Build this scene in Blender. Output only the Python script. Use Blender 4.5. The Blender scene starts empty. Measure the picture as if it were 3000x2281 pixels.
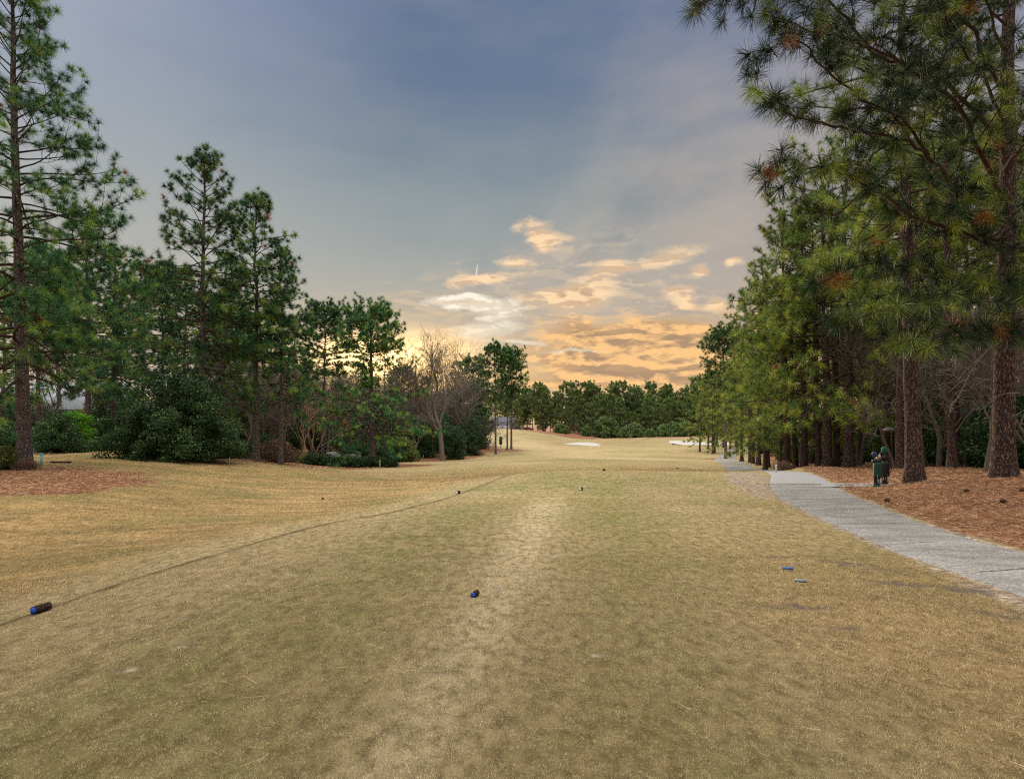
import bpy, math, numpy as np
from mathutils import Vector, Matrix

# ------------------------------------------------------------------ camera model (used to survey the place)
F, CX, HY, CH = 1788.0, 1500.0, 1250.0, 1.9
def P(px, py, Y):
    return np.array([(px - CX) / F * Y, Y, CH - (py - HY) / F * Y])

scene = bpy.context.scene
COL = scene.collection
cam_d = bpy.data.cameras.new('camera'); cam = bpy.data.objects.new('camera', cam_d); COL.objects.link(cam)
cam.location = (0, 0, CH); cam.rotation_euler = (math.radians(90), 0, 0)
cam_d.sensor_width = 36; cam_d.lens = F / 3000 * 36; cam_d.shift_y = (HY - 1140.5) / 3000
cam_d.clip_start = 0.05; cam_d.clip_end = 6000
scene.camera = cam
scene.view_settings.view_transform = 'Standard'; scene.view_settings.look = 'None'
scene.view_settings.exposure = 0; scene.view_settings.gamma = 1
scene.cycles.use_denoising = False; scene.cycles.filter_width = 1.15
scene.cycles.max_bounces = 6; scene.cycles.diffuse_bounces = 3; scene.cycles.transmission_bounces = 3
scene.cycles.sample_clamp_indirect = 3
try: scene.cycles.denoising_prefilter = 'ACCURATE'
except Exception: pass

# ------------------------------------------------------------------ numpy noise
def hash2(ix, iy, seed=0):
    h = (ix.astype(np.int64) * 374761393 + iy.astype(np.int64) * 668265263 + seed * 1442695041) & 0xffffffff
    h = ((h ^ (h >> 13)) * 1274126177) & 0xffffffff
    h = h ^ (h >> 16)
    return (h & 0xffffff) / float(0xffffff)
def vnoise(x, y, seed=0):
    ix = np.floor(x); iy = np.floor(y); fx = x - ix; fy = y - iy
    fx = fx * fx * (3 - 2 * fx); fy = fy * fy * (3 - 2 * fy)
    a = hash2(ix, iy, seed); b = hash2(ix + 1, iy, seed); c = hash2(ix, iy + 1, seed); d = hash2(ix + 1, iy + 1, seed)
    return a + (b - a) * fx + (c - a) * fy + (a - b - c + d) * fx * fy
def fbm(x, y, seed=0, o=4):
    s = 0; a = .5; t = 0
    for k in range(o):
        s = s + a * vnoise(x * 2 ** k, y * 2 ** k, seed + k); t += a; a *= .5
    return s / t
def sstep(a, b, x):
    t = np.clip((x - a) / (b - a), 0, 1); return t * t * (3 - 2 * t)

# ------------------------------------------------------------------ terrain
ctrl = []
for x, y in [(-5,-6),(0,-6),(6,-6),(-5,3),(0,3),(5,3),(-4.6,8),(0,8),(5,8),(-2.6,13),(1,13),(5,13)]: ctrl.append((x, y, 0))
for x, y in [(-1,20),(3,20),(6,20),(1.5,28),(5,28)]: ctrl.append((x, y, -.13))
for q in [(0,1700,9.1),(0,1600,12.3),(0,1480,17),(80,1372,28.7),(300,1400,24),(300,1500,16),(500,1500,17.9),(600,1375,34),
          (600,1352,40),(750,1352,44),(750,1420,28),(900,1480,20),(900,1400,34),(980,1370,55),(1090,1366,62),
          (1200,1400,42),(1200,1440,24),(1295,1351,88),(1400,1400,30),(1400,1370,48),(1457,1332,110),(1490,1318,115),(1550,1345,75),
          (1700,1350,60),(1700,1330,100),(1700,1310,150),(1680,1299,185),(1680,1284,204),(1700,1278,215),(1450,1263,190),
          (1600,1263,215),(1560,1276,190),(1900,1282,200),(2000,1300,155),(2000,1283,178),(1900,1330,100),(1900,1350,60),
          (2200,1382,38),(2180,1378,45),(2110,1350,75),(2125,1343,88),(2180,1320,110),(2640,1425,20.4),(2352,1374,38),(2780,1376,30),
          (3000,1560,11.2),(2940,1400,17),(2700,1480,15),(2300,1386,27),(2100,1388,27),(150,1332,40),(0,1330,45),(2480,1368,36)]:
    ctrl.append(tuple(P(*q)))
ctrl += [(-60,60,0),(-40,100,-1),(-70,150,0),(-60,240,1),(-120,240,2),(30,30,.1),(45,60,-.5),(50,100,-1.6),(75,170,-1.5),(30,10,.7),(15,3,.2),
         (12,-6,.1),(30,-8,.6),(-8,4,-.35),(-7,-5,-.25),(-20,5,-.5),(-20,-8,-.3),(0,260,-.2),(60,260,-.4),(120,260,0),(200,260,1),(0,400,1),(200,400,1),
         (-200,400,3),(-900,1500,4),(0,1500,4),(900,1500,4),(-2500,4000,4),(0,4000,4),(2500,4000,4),(-30,50,-.1)]
C = np.array(ctrl, float)
def warp(x, y):
    y = np.maximum(y, -10.5)
    return np.stack([x / (y + 12) * 1.2, np.log(y + 12)], -1)
W = warp(C[:, 0], C[:, 1])
def tk(r2): return np.where(r2 > 1e-12, .5 * r2 * np.log(np.maximum(r2, 1e-12)), 0)
n = len(C); d2 = ((W[:, None] - W[None]) ** 2).sum(-1)
A = np.zeros((n + 3, n + 3)); A[:n, :n] = tk(d2) + np.eye(n) * 2e-3; A[:n, n] = 1; A[:n, n+1:] = W; A[n, :n] = 1; A[n+1:, :n] = W.T
SOL = np.linalg.solve(A, np.concatenate([C[:, 2], np.zeros(3)]))
def tps(x, y):
    x = np.asarray(x, float); y = np.asarray(y, float); sh = x.shape; x = x.ravel(); y = y.ravel(); out = np.empty(len(x))
    for s in range(0, len(x), 40000):
        w = warp(x[s:s+40000], y[s:s+40000]); d = ((w[:, None] - W[None]) ** 2).sum(-1)
        out[s:s+40000] = tk(d) @ SOL[:n] + SOL[n] + w @ SOL[n+1:]
    return out.reshape(sh)
def cat(pts, k=8):
    p = np.array(pts, float); p = np.vstack([2 * p[0] - p[1], p, 2 * p[-1] - p[-2]]); o = []
    for i in range(1, len(p) - 2):
        for t in np.linspace(0, 1, k, endpoint=False):
            o.append(.5 * (2*p[i] + (p[i+1]-p[i-1])*t + (2*p[i-1]-5*p[i]+4*p[i+1]-p[i+2])*t*t + (3*p[i]-p[i-1]-3*p[i+1]+p[i+2])*t**3))
    o.append(p[-2]); return np.array(o)
def sdpoly(x, y, poly):
    """signed distance, negative inside"""
    poly = np.asarray(poly)[:, :2]; x = np.asarray(x); y = np.asarray(y)
    d = np.full(x.shape, 1e18); ins = np.zeros(x.shape, bool); m = len(poly)
    for i in range(m):
        a = poly[i]; b = poly[(i + 1) % m]; e = b - a
        wx = x - a[0]; wy = y - a[1]; t = np.clip((wx * e[0] + wy * e[1]) / max(e @ e, 1e-9), 0, 1)
        d = np.minimum(d, (wx - e[0] * t) ** 2 + (wy - e[1] * t) ** 2)
        c = ((a[1] <= y) != (b[1] <= y))
        with np.errstate(divide='ignore', invalid='ignore'):
            xi = a[0] + (y - a[1]) / (b[1] - a[1] if abs(b[1] - a[1]) > 1e-9 else 1e-9) * e[0]
        ins ^= c & (x < xi)
    d = np.sqrt(d); return np.where(ins, -d, d)
tee_edge = cat([(-5.7,-9),(-5.3,2),(-5.1,6.07),(-4.7,8.5),(-3.95,12.1),(-2.85,14),(-2.1,17),(-1.6,19.5),(-1.06,23.6),(.3,30),(1.6,32),(3.7,32.9),(7.5,33.2),(12,32)], 5)
tee_poly = np.vstack([tee_edge, [(30, 30), (30, -9)]])
# path edges in metres (left, right) by distance
PYs = np.array([-9,-3,3,6.8,8,9.5,11.9,14.3,17.9,21,23.8,26.5,30,35,40,45,52,60,75,90,110,135])
PL  = np.array([6.2,5.9,5.65,5.7,5.78,5.87,6.33,6.8,7.7,8.8,10,11.2,12.3,13.5,14.6,15.9,18,20.4,24.6,30,38,50])
PR  = np.array([8.9,8.6,8.45,8.2,8.15,8.05,8.35,8.95,10.1,11.25,12.3,13.2,14.2,15.5,16.9,18.2,20.5,23.1,27.6,33,41.5,54])
def path_sd(x, y):
    l = np.interp(y, PYs, PL); r = np.interp(y, PYs, PR); c = (l + r) / 2; h = (r - l) / 2
    return np.abs(x - c) - h + np.where((y < -9) | (y > 135), 5, 0)
def terr0(x, y):
    z = tps(x, y); x = np.asarray(x, float); y = np.asarray(y, float)
    sd = sdpoly(x, y, tee_poly); fade = 1 - sstep(2.5, 9, x) * 1.0
    z = z - .20 * np.exp(-np.maximum(sd, 0) / 1.5) * sstep(-.04, .16, sd) * fade * (y < 60)
    z = z + .05 * np.exp(-((y - 15.3) / 1.1) ** 2) * (np.abs(x - 1) < 7) * np.exp(-((x - 1) / 5) ** 2) * .6
    # gentle natural unevenness, growing with distance from the mown tee
    g = sstep(0, 4, sd)
    z = z + (fbm(x * .22, y * .22, 3) - .5) * .22 * g + (fbm(x * .04, y * .04, 9) - .5) * .9 * sstep(60, 120, y)
    return z
MOUND = [(14.0,20.5,1.6,.10),(12.9,18.2,1.2,.12),(16.5,24,1.5,.16),(19,27,2.2,.22),(13.7,17,1.6,.06),(11.5,14.5,1.0,.05),(12.6,12.9,.8,.09),(15,30,1.8,.2),(10.2,12.4,.7,.06)]
def terr(x, y):
    x = np.asarray(x, float); y = np.asarray(y, float)
    z = terr0(x, y)
    for mx, my, r, h in MOUND: z = z + h * np.exp(-((x - mx) ** 2 + (y - my) ** 2) / r / r)
    return z
def T(x, y): return float(terr(np.array([x]), np.array([y]))[0])
def G(px, py, y0=2.0, y1=700):
    """where the ray through a surveyed pixel meets the ground"""
    Y = np.geomspace(y0, y1, 900); X = (px - CX) / F * Y; Z = CH - (py - HY) / F * Y
    h = Z - terr(X, Y); i = np.where(h < 0)[0]
    if len(i) == 0: return np.array([X[-1], Y[-1]])
    i = max(i[0], 1); t = h[i-1] / (h[i-1] - h[i]); Yy = Y[i-1] + t * (Y[i] - Y[i-1])
    return np.array([(px - CX) / F * Yy, Yy])
def GP(*pp, y0=2.0): return np.array([G(a, b, y0) for a, b in pp])

# straw / woods floor regions
S_right = np.vstack([np.stack([PR + .04, PYs], 1)[:14], [(22, 52), (26, 60), (29, 75), (38, 95), (60, 140), (160, 140), (160, -9)]])
S_left1 = np.array([(-60, 26), (-60, 14), (-15.9, 18.2), (-14.4, 20.3), (-14.6, 24), (-17, 27.8), (-21, 29.5), (-27, 31)])
S_hedge = np.array([(-24, 46), (-22, 44.6), (-17, 44.8), (-14.2, 52), (-12.5, 58), (-9, 60.5), (-7.5, 63), (-9, 66), (-14, 74), (-22, 92), (-60, 92), (-60, 48)])
S_mid = np.array([(-60, 90), (-20, 78), (-12, 84), (-8.5, 90), (-5.5, 104), (-4.5, 112), (1.0, 112), (3.5, 114.5), (.5, 117.5), (-3, 121), (-4, 135), (-12, 155), (-60, 160)])
S_far = np.array([(-80, 225), (-14, 208), (4, 214), (12, 205), (20, 201), (34, 208), (44, 204), (52, 193), (60, 184), (64, 172), (60, 150), (54, 132), (60, 118), (75, 100), (300, 100), (700, 700), (-700, 700), (-700, 225)])
S_isle = np.array([(27.2, 84), (31, 83), (32, 88), (29, 90), (26.6, 88)])
S_wl = np.array([(-400, 47), (-34, 47), (-26, 50), (-24, 46), (-60, 250), (-400, 250)])
STRAWS = [(S_right, .25), (S_left1, .9), (S_hedge, .5), (S_mid, 1.2), (S_far, 1.5), (S_isle, .5), (S_wl, 1.0)]
bunker1 = cat([(13.5,176),(16,171),(19.5,171.5),(22,168),(24.5,171),(25.5,177),(24,183),(20,184),(17,182),(14.5,181),(13.5,176)], 6)[:-1]
bunker2 = cat([(39,152),(42,146),(46,143),(51,141),(55.5,144),(55,150),(52.5,156),(49,154),(45,157),(41.5,158),(39,152)], 6)[:-1]
sandpatch = np.array([(8.6,20.6),(7.75,18),(7.1,17.2),(7.4,19.5),(8.2,23),(9.2,26.5),(10.4,29),(11.6,28.5),(10,24)])
sand2 = np.array([(5.75,6.6),(5.8,7.9),(5.85,8.6),(5.6,8.5),(5.35,7.6),(5.3,6.6),(5.2,5.0),(5.7,4.6)])
def masks(x, y):
    nz = fbm(x * 1.3, y * 1.3, 21) - .5; n2 = fbm(x * .25, y * .25, 33) - .5
    straw = np.zeros(np.shape(x))
    for poly, w in STRAWS:
        d = sdpoly(x, y, poly) + nz * w * 1.6 + n2 * w * 1.5 * (w > .3)
        straw = np.maximum(straw, 1 - sstep(-w * .35, w * .35, d))
    straw = straw * (1 - .0 * x)
    sdt = sdpoly(x, y, tee_poly)
    dr = np.minimum(sdpoly(x, y, sandpatch), sdpoly(x, y, sand2) + .1) + nz * .55
    dirt = 1 - sstep(-.12, .2, dr)
    ps = path_sd(x, y)
    for px_, py_, rr in [(525,1832,.06),(532,1913,.055),(365,1990,.06),(1745,1917,.05),(1481,1596,.07),(1627,1629,.06),(1372,1893,.04),(1460,1725,.05),(860,1700,.05),(1880,1570,.07),(700,1590,.07)]:
        gx, gy = (px_ - CX) / (py_ - HY) * CH, F / (py_ - HY) * CH
        dirt = np.maximum(dirt, .85 * (1 - sstep(.6, 1.3, np.hypot((x - gx) / rr / 1.3, (y - gy) / rr) + nz * 1.2)))
    dirt = np.maximum(dirt, (1 - sstep(0, .16, ps + nz * .3)) * (y < 30) * (x < 8 + y * .1))
    scar = 0 * x
    for cx, cy, rx, ry, s in [(4.3,8.6,.75,.10,-.45),(5.05,7.75,.7,.12,-.5),(5.3,7.1,.45,.14,-.4),(3.0,6.45,.33,.09,0),(3.2,5.75,.38,.08,-.1),(5.2,6.1,.6,.15,-.3),(4.6,7.4,.6,.10,-.45),(5.5,7.5,.35,.1,-.6),(4.9,8.1,.4,.06,-.4)]:
        c, q = math.cos(s), math.sin(s); rx *= 1.15; ry *= 1.5; ux = (x - cx) * c + (y - cy) * q; uy = -(x - cx) * q + (y - cy) * c
        scar = np.maximum(scar, .85 * sstep(.42, .58, fbm(x * 5, y * 7, 31)) * (1 - sstep(.35, 1.15, (ux / rx) ** 2 + (uy / ry) ** 2 + nz * 2.2)))
    # lip of the tee: dark strip along its edge
    lip = 1.3 * np.exp(-((sdt + .07 + .16 * (fbm(x * 4, y * 4, 15) - .5)) / (.065 + .005 * y)) ** 2) * (1 - sstep(3, 8, x)) * (y < 45) * np.clip(.15 + 1.7 * (fbm(x * 2.6, y * 2.6, 5) - .1), 0, 1)
    rough = sstep(.9, 2.6, sdt + .8 * (fbm(x * .9, y * .9, 46) - .5)) * (1 - sstep(34, 60, y)) * (x < 14)
    rough = np.maximum(rough, .35 * (1 - sstep(.2, .8, np.abs(y - 15.4 - .3 * np.sin(x))) ) * (sdt < 0))
    rough = np.maximum(rough, .55 * sstep(1.6, 3.4, x + .9 * (fbm(x * .8, y * .8, 44) - .5)) * (1 - sstep(8, 13, y)) * (sdt < 0) * (x < 7))
    gr = (fbm(x * .16, y * .16, 51) - .42) * 2.2 + (fbm(x * .7, y * .7, 57) - .5) * 1.5
    gr = gr * (1 - .85 * rough)
    gr = gr + .9 * np.exp(-((y - 22) / 5) ** 2) * (sdt < 0) * np.exp(-((x - 1) / 5) ** 2) * .6
    gr = gr + .8 * np.exp(-((y - 66) / 4.5) ** 2) * np.exp(-((x - 6) / 12) ** 2) + .9 * np.exp(-((y - 92) / 3) ** 2) * np.exp(-((x - 23) / 6) ** 2)
    green = np.clip(gr, 0, 1)
    # mown lanes along the tee; warm light painted as the pale middle strip
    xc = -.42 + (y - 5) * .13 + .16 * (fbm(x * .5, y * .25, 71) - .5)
    light_lane = .30 + .85 * np.exp(-((x - xc) / (.28 + .010 * y)) ** 2) - .30 * np.exp(-((x - xc - 1.5) / .9) ** 2) - .25 * np.exp(-((x - xc + 1.6) / .9) ** 2) + .12 * (fbm(x * .9, y * .5, 73) - .5)
    light_lane = np.clip(np.where((sdt < 0) & (y < 17), light_lane, .3), 0, 1)
    green = np.where((sdt < 0) & (y < 15.5), np.clip(green * .6 + .6 * np.exp(-((x - xc - 1.5) / 1.0) ** 2) + .7 * np.exp(-((x - xc + 1.7) / 1.2) ** 2) - .2 + .5 * (fbm(x * .8, y * .5, 75) - .5) + .12, 0, 1), green)
    return dict(scar=np.clip(scar, 0, 1), straw=np.clip(straw, 0, 1), dirt=np.clip(dirt, 0, 1), lip=np.clip(lip, 0, 1), rough=np.clip(rough, 0, 1), green=green, light_lane=light_lane)

# ------------------------------------------------------------------ node helpers
class NT:
    def __init__(s, nt): s.nt = nt; s.N = nt.nodes; s.L = nt.links
    def new(s, t, **kw):
        nd = s.N.new(t)
        for k, v in kw.items(): setattr(nd, k, v)
        return nd
    def put(s, sock, v):
        if v is None: return
        if hasattr(v, 'is_output') or isinstance(v, bpy.types.NodeSocket): s.L.new(v, sock)
        else:
            try: sock.default_value = v
            except Exception:
                sock.default_value = tuple(v) + (1,) if len(v) == 3 else v
    def m(s, op, a, b=None, c=None, clamp=False):
        nd = s.new('ShaderNodeMath', operation=op, use_clamp=clamp); s.put(nd.inputs[0], a)
        if b is not None: s.put(nd.inputs[1], b)
        if c is not None: s.put(nd.inputs[2], c)
        return nd.outputs[0]
    def mix(s, f, a, b, mode='MIX', clampf=True):
        nd = s.new('ShaderNodeMix', data_type='RGBA', blend_type=mode); nd.clamp_factor = clampf
        s.put(nd.inputs[0], f); s.put(nd.inputs[6], a if not isinstance(a, tuple) else a + (1,) * (4 - len(a)))
        s.put(nd.inputs[7], b if not isinstance(b, tuple) else b + (1,) * (4 - len(b))); return nd.outputs[2]
    def noise(s, vec, scale, detail=3, rough=.55, dist=0, col=False):
        nd = s.new('ShaderNodeTexNoise'); s.put(nd.inputs['Vector'], vec); nd.inputs['Scale'].default_value = scale
        nd.inputs['Detail'].default_value = detail; nd.inputs['Roughness'].default_value = rough; nd.inputs['Distortion'].default_value = dist
        return nd.outputs['Color' if col else 'Fac']
    def vmul(s, v, sc):
        nd = s.new('ShaderNodeVectorMath', operation='MULTIPLY'); s.put(nd.inputs[0], v); nd.inputs[1].default_value = sc; return nd.outputs[0]
    def vadd(s, v, w):
        nd = s.new('ShaderNodeVectorMath', operation='ADD'); s.put(nd.inputs[0], v); s.put(nd.inputs[1], w); return nd.outputs[0]
    def ramp(s, f, stops, interp='LINEAR'):
        nd = s.new('ShaderNodeValToRGB'); cr = nd.color_ramp; cr.interpolation = interp
        while len(cr.elements) < len(stops): cr.elements.new(.5)
        for e, (p, c) in zip(cr.elements, stops): e.position = p; e.color = tuple(c) + (1,) * (4 - len(c))
        s.put(nd.inputs[0], f); return nd.outputs[0]
    def mr(s, v, a, b, c=0., d=1.):
        nd = s.new('ShaderNodeMapRange'); nd.clamp = True
        for i, q in enumerate((v, a, b, c, d)): s.put(nd.inputs[i], q)
        return nd.outputs[0]
    def attr(s, nm): return s.new('ShaderNodeAttribute', attribute_name=nm).outputs['Fac']
def mat(name):
    m = bpy.data.materials.new(name); m.use_nodes = True; nt = m.node_tree; nt.nodes.clear(); return m, NT(nt)
def finish(m, s, col, rough=.9, bump=None, bstr=.5, bdist=.02, spec=.2, transl=0, metal=0):
    out = s.new('ShaderNodeOutputMaterial'); b = s.new('ShaderNodeBsdfPrincipled')
    s.put(b.inputs['Base Color'], col if not isinstance(col, tuple) else col + (1,) * (4 - len(col)))
    s.put(b.inputs['Roughness'], rough); b.inputs['Specular IOR Level'].default_value = spec; b.inputs['Metallic'].default_value = metal
    if bump is not None:
        bn = s.new('ShaderNodeBump'); bn.inputs['Strength'].default_value = bstr; bn.inputs['Distance'].default_value = bdist
        s.put(bn.inputs['Height'], bump); s.L.new(bn.outputs[0], b.inputs['Normal'])
    sh = b.outputs[0]
    if transl:
        t = s.new('ShaderNodeBsdfTranslucent'); s.put(t.inputs[0], col if not isinstance(col, tuple) else col + (1,) * (4 - len(col)))
        mx = s.new('ShaderNodeMixShader'); mx.inputs[0].default_value = transl; s.L.new(sh, mx.inputs[1]); s.L.new(t.outputs[0], mx.inputs[2]); sh = mx.outputs[0]
    s.L.new(sh, out.inputs[0]); return m
def simple(name, col, rough=.7, var=.12, sc=8, spec=.3, bstr=.2, metal=0):
    m, s = mat(name); tc = s.new('ShaderNodeTexCoord').outputs['Object']; nz = s.noise(tc, sc, 4)
    c = s.mix(nz, tuple(v * (1 - var * 1.6) for v in col), tuple(min(1, v * (1 + var * 1.6)) for v in col))
    return finish(m, s, c, rough, nz, bstr, .01, spec, metal=metal)

def grass_colour(s, pos):
    straw_c = s.mix(s.noise(pos, .9, 4), (.37, .275, .125), (.54, .41, .215))
    straw_c = s.mix(s.m('MULTIPLY', s.mr(s.noise(pos, 3.1, 4, .6), .42, .72), .55), straw_c, (.27, .195, .08))
    light_lane = s.attr('light_lane')
    straw_c = s.mix(s.m('MULTIPLY', light_lane, .62), straw_c, (.80, .655, .40))
    rough_c = s.mix(s.noise(pos, .5, 3), (.47, .30, .115), (.60, .415, .195))
    rough_c = s.mix(s.m('MULTIPLY', s.mr(s.noise(s.vmul(pos, (.5, 1.4, 1)), .9, 7, .7), .40, .63), .8), rough_c, (.21, .15, .06))
    rough_c = s.mix(s.mr(s.noise(s.vmul(pos, (.4, 1, 1)), .35, 3), .5, .62, 0, .5), rough_c, (.24, .22, .08))
    c = s.mix(s.attr('rough'), straw_c, rough_c)
    gn = s.mr(s.noise(pos, 2.2, 4, .6), .35, .7)
    g = s.m('MULTIPLY', s.attr('green'), s.m('ADD', s.m('MULTIPLY', gn, 1.0), .2))
    c = s.mix(g, c, s.mix(s.noise(pos, 6, 2), (.17, .195, .055), (.31, .305, .10)))
    c = s.mix(s.m('MULTIPLY', s.attr('lip'), .9, clamp=True), c, (.085, .06, .03))
    return c
# ground
mg, s = mat('turf_and_straw')
pos = s.new('ShaderNodeNewGeometry').outputs['Position']
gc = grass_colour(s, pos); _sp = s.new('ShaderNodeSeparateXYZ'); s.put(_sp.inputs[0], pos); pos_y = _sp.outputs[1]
fine = s.noise(pos, 38, 4, .7); fine2 = s.noise(s.vmul(pos, (1, .55, 1)), 9, 5, .7)
gc = s.mix(s.mr(fine2, .36, .62, .75, 0.), gc, (.10, .075, .03))
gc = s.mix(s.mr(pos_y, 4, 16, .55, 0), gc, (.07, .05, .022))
gc = s.mix(s.mr(fine, .55, .8, 0, .35), gc, (.80, .66, .38))
sn = s.noise(s.vmul(pos, (1, 1, 1)), 7, 6, .72, 1.2)
sc_ = s.ramp(sn, [(.34, (.04, .022, .016)), (.44, (.16, .068, .038)), (.53, (.33, .155, .08)), (.62, (.50, .30, .18)), (.74, (.74, .55, .38))])
sc_ = s.mix(s.mr(s.noise(pos, .45, 3), .4, .65, 0, .5), sc_, (.17, .085, .05))
sc_ = s.mix(s.mr(s.noise(pos, 24, 2), .68, .76), sc_, (.62, .45, .28))
base = s.mix(s.attr('straw'), gc, sc_)
dn = s.noise(s.vmul(pos, (1, 1.5, 1)), 6, 8, .72)
dc = s.ramp(dn, [(.36, (.05, .045, .05)), (.45, (.18, .14, .11)), (.54, (.42, .34, .26)), (.7, (.62, .54, .45))])
base = s.mix(s.m('MULTIPLY', s.attr('dirt'), s.mr(s.noise(pos, 3.5, 6, .7), .36, .54, .25, 1)), base, dc)
base = s.mix(s.m('MULTIPLY', s.attr('scar'), s.mr(dn, .3, .5, .3, 1)), base, s.mix(s.noise(pos, 9, 6, .7), (.03, .027, .03), (.17, .13, .11)))
hb = s.m('ADD', s.m('MULTIPLY', s.noise(pos, 60, 4, .75), .5), s.m('MULTIPLY', fine2, 1.2))
finish(mg, s, base, .95, hb, .9, .035, .05)
# grass blades
mb, s = mat('turf_blades'); pos = s.new('ShaderNodeNewGeometry').outputs['Position']
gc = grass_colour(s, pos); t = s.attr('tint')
gc = s.mix(s.mr(t, 0, .5, .88, 0), gc, (.055, .045, .018)); gc = s.mix(s.mr(t, .6, 1, 0, .8), gc, (.86, .72, .45))
finish(mb, s, gc, .8, spec=.1, transl=.12)
ms, s = mat('pine_straw_needles'); t = s.attr('tint')
finish(ms, s, s.ramp(t, [(0, (.05, .024, .016)), (.35, (.25, .115, .048)), (.7, (.47, .265, .12)), (1, (.80, .60, .38))]), .8, spec=.15)
# asphalt
ma, s = mat('worn_asphalt'); pos = s.new('ShaderNodeNewGeometry').outputs['Position']
n1 = s.noise(pos, 55, 3, .7); n2 = s.noise(s.vmul(pos, (.8, 2.0, 1)), .9, 5, .65); n3 = s.noise(pos, 160, 2)
ac = s.mix(s.mr(n2, .38, .62), (.19, .183, .17), (.40, .385, .35))
ac = s.mix(s.mr(s.noise(pos, 17, 5, .75), .40, .56, .7, 0), ac, (.13, .127, .125)); ac = s.mix(s.mr(n1, .4, .62, .5, 0), ac, (.12, .12, .125)); ac = s.mix(s.mr(s.noise(pos, 30, 4, .7), .55, .68, 0, .55), ac, (.80, .78, .73))
finish(ma, s, ac, .85, n1, .6, .008, .25)
mcon, s = mat('smooth_new_asphalt'); pos = s.new('ShaderNodeNewGeometry').outputs['Position']
finish(mcon, s, s.mix(s.noise(pos, 3, 5), (.26, .265, .27), (.34, .34, .34)), .85, s.noise(pos, 80, 3), .3, .004, .25)
mcrack = simple('crack_filler', (.05, .05, .05), .9)
msand, s = mat('bunker_sand'); pos = s.new('ShaderNodeNewGeometry').outputs['Position']
finish(msand, s, s.mix(s.noise(pos, .8, 5), (.44, .42, .38), (.62, .59, .54)), .95, s.noise(pos, 1.4, 5), .7, .25, .05)
# bark
def bark(name, c1, c2, crack, sc=1.0, lich=.0):
    m, s = mat(name); tc = s.new('ShaderNodeTexCoord').outputs['Object']
    w = s.vadd(tc, s.vmul(s.noise(tc, 5, 5, .7, col=True), (.20, .20, .34)))
    v = s.new('ShaderNodeTexVoronoi', feature='DISTANCE_TO_EDGE'); s.put(v.inputs['Vector'], s.vmul(w, (17 * sc, 17 * sc, 4.6 * sc))); v.inputs['Scale'].default_value = 1
    v2 = s.new('ShaderNodeTexVoronoi', feature='F1'); s.put(v2.inputs['Vector'], s.vmul(w, (17 * sc, 17 * sc, 4.6 * sc))); v2.inputs['Scale'].default_value = 1
    e = s.m('MULTIPLY', s.mr(v.outputs['Distance'], .0, .22), s.mr(s.noise(tc, 14, 5, .75), .25, .55, .55, 1))
    c = s.mix(s.noise(tc, 9, 4, .7), c1, c2); sep = s.new('ShaderNodeSeparateColor'); s.put(sep.inputs[0], v2.outputs['Color'])
    c = s.mix(s.m('MULTIPLY', sep.outputs[0], .35), c, tuple(q * 1.35 for q in c2))
    c = s.mix(s.mr(s.noise(tc, 1.3, 3), .5, .7, 0, .6), c, (.19, .17, .17))
    if lich:
        sz = s.new('ShaderNodeSeparateXYZ'); s.put(sz.inputs[0], tc)
        c = s.mix(s.m('MULTIPLY', s.mr(sz.outputs[2], 0, 1.6, lich, 0), s.mr(s.noise(tc, 5, 4), .45, .6)), c, (.25, .29, .20))
    c = s.mix(e, crack, c)
    h = s.m('ADD', e, s.m('MULTIPLY', s.noise(tc, 24, 4), .4))
    return finish(m, s, c, .95, h, 1, .035, .1)
mbark = bark('pine_bark', (.145, .098, .08), (.26, .185, .155), (.035, .02, .017))
mbarkL = bark('grey_pine_bark', (.26, .21, .205), (.40, .335, .32), (.05, .036, .035), 1.2, .9)
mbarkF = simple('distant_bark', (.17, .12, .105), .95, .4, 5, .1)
mlimb = simple('limb_bark', (.07, .046, .038), .95, .4, 6, .1)
mdead = simple('dead_wood', (.20, .175, .16), .9, .3, 7, .1)
mbare = simple('bare_hardwood', (.22, .185, .155), .95, .3, 5, .1)
mbare2 = simple('dark_bare_twigs', (.16, .135, .115), .95, .35, 5, .1)
mmyrtle = simple('tan_myrtle_bark', (.42, .27, .17), .9, .25, 5, .1)
def needle_mat(name, a, b, c, tr=.13):
    m, s = mat(name); t = s.attr('tint'); oi = s.new('ShaderNodeObjectInfo').outputs['Random']
    col = s.ramp(t, [(0, a), (.5, b), (.88, c), (.962, tuple(q * 1.05 for q in c)), (.972, (.27, .085, .02)), (1, (.34, .12, .028))])
    h = s.new('ShaderNodeHueSaturation'); s.put(h.inputs['Color'], col); s.put(h.inputs['Value'], s.mr(oi, 0, 1, .82, 1.25)); s.put(h.inputs['Hue'], s.mr(oi, 0, 1, .492, .512))
    return finish(m, s, h.outputs[0], .55, spec=.25, transl=tr)
mneedG = needle_mat('long_pine_needles', (.028, .075, .015), (.15, .24, .03), (.47, .50, .08))
mneedB = needle_mat('blue_green_pine_needles', (.016, .07, .026), (.065, .19, .06), (.33, .46, .08))
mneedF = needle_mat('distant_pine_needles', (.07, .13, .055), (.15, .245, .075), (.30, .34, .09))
mleafD = needle_mat('dark_evergreen_leaves', (.022, .062, .024), (.055, .125, .042), (.19, .27, .08), .15)
mleafB = needle_mat('bright_evergreen_leaves', (.06, .20, .015), (.12, .36, .02), (.22, .50, .04), .25)
mleafH = needle_mat('clipped_hedge_leaves', (.02, .055, .022), (.035, .09, .03), (.30, .36, .09), .15)
mleafY = needle_mat('olive_understorey_leaves', (.06, .085, .02), (.11, .14, .03), (.22, .24, .05), .2)
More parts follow.
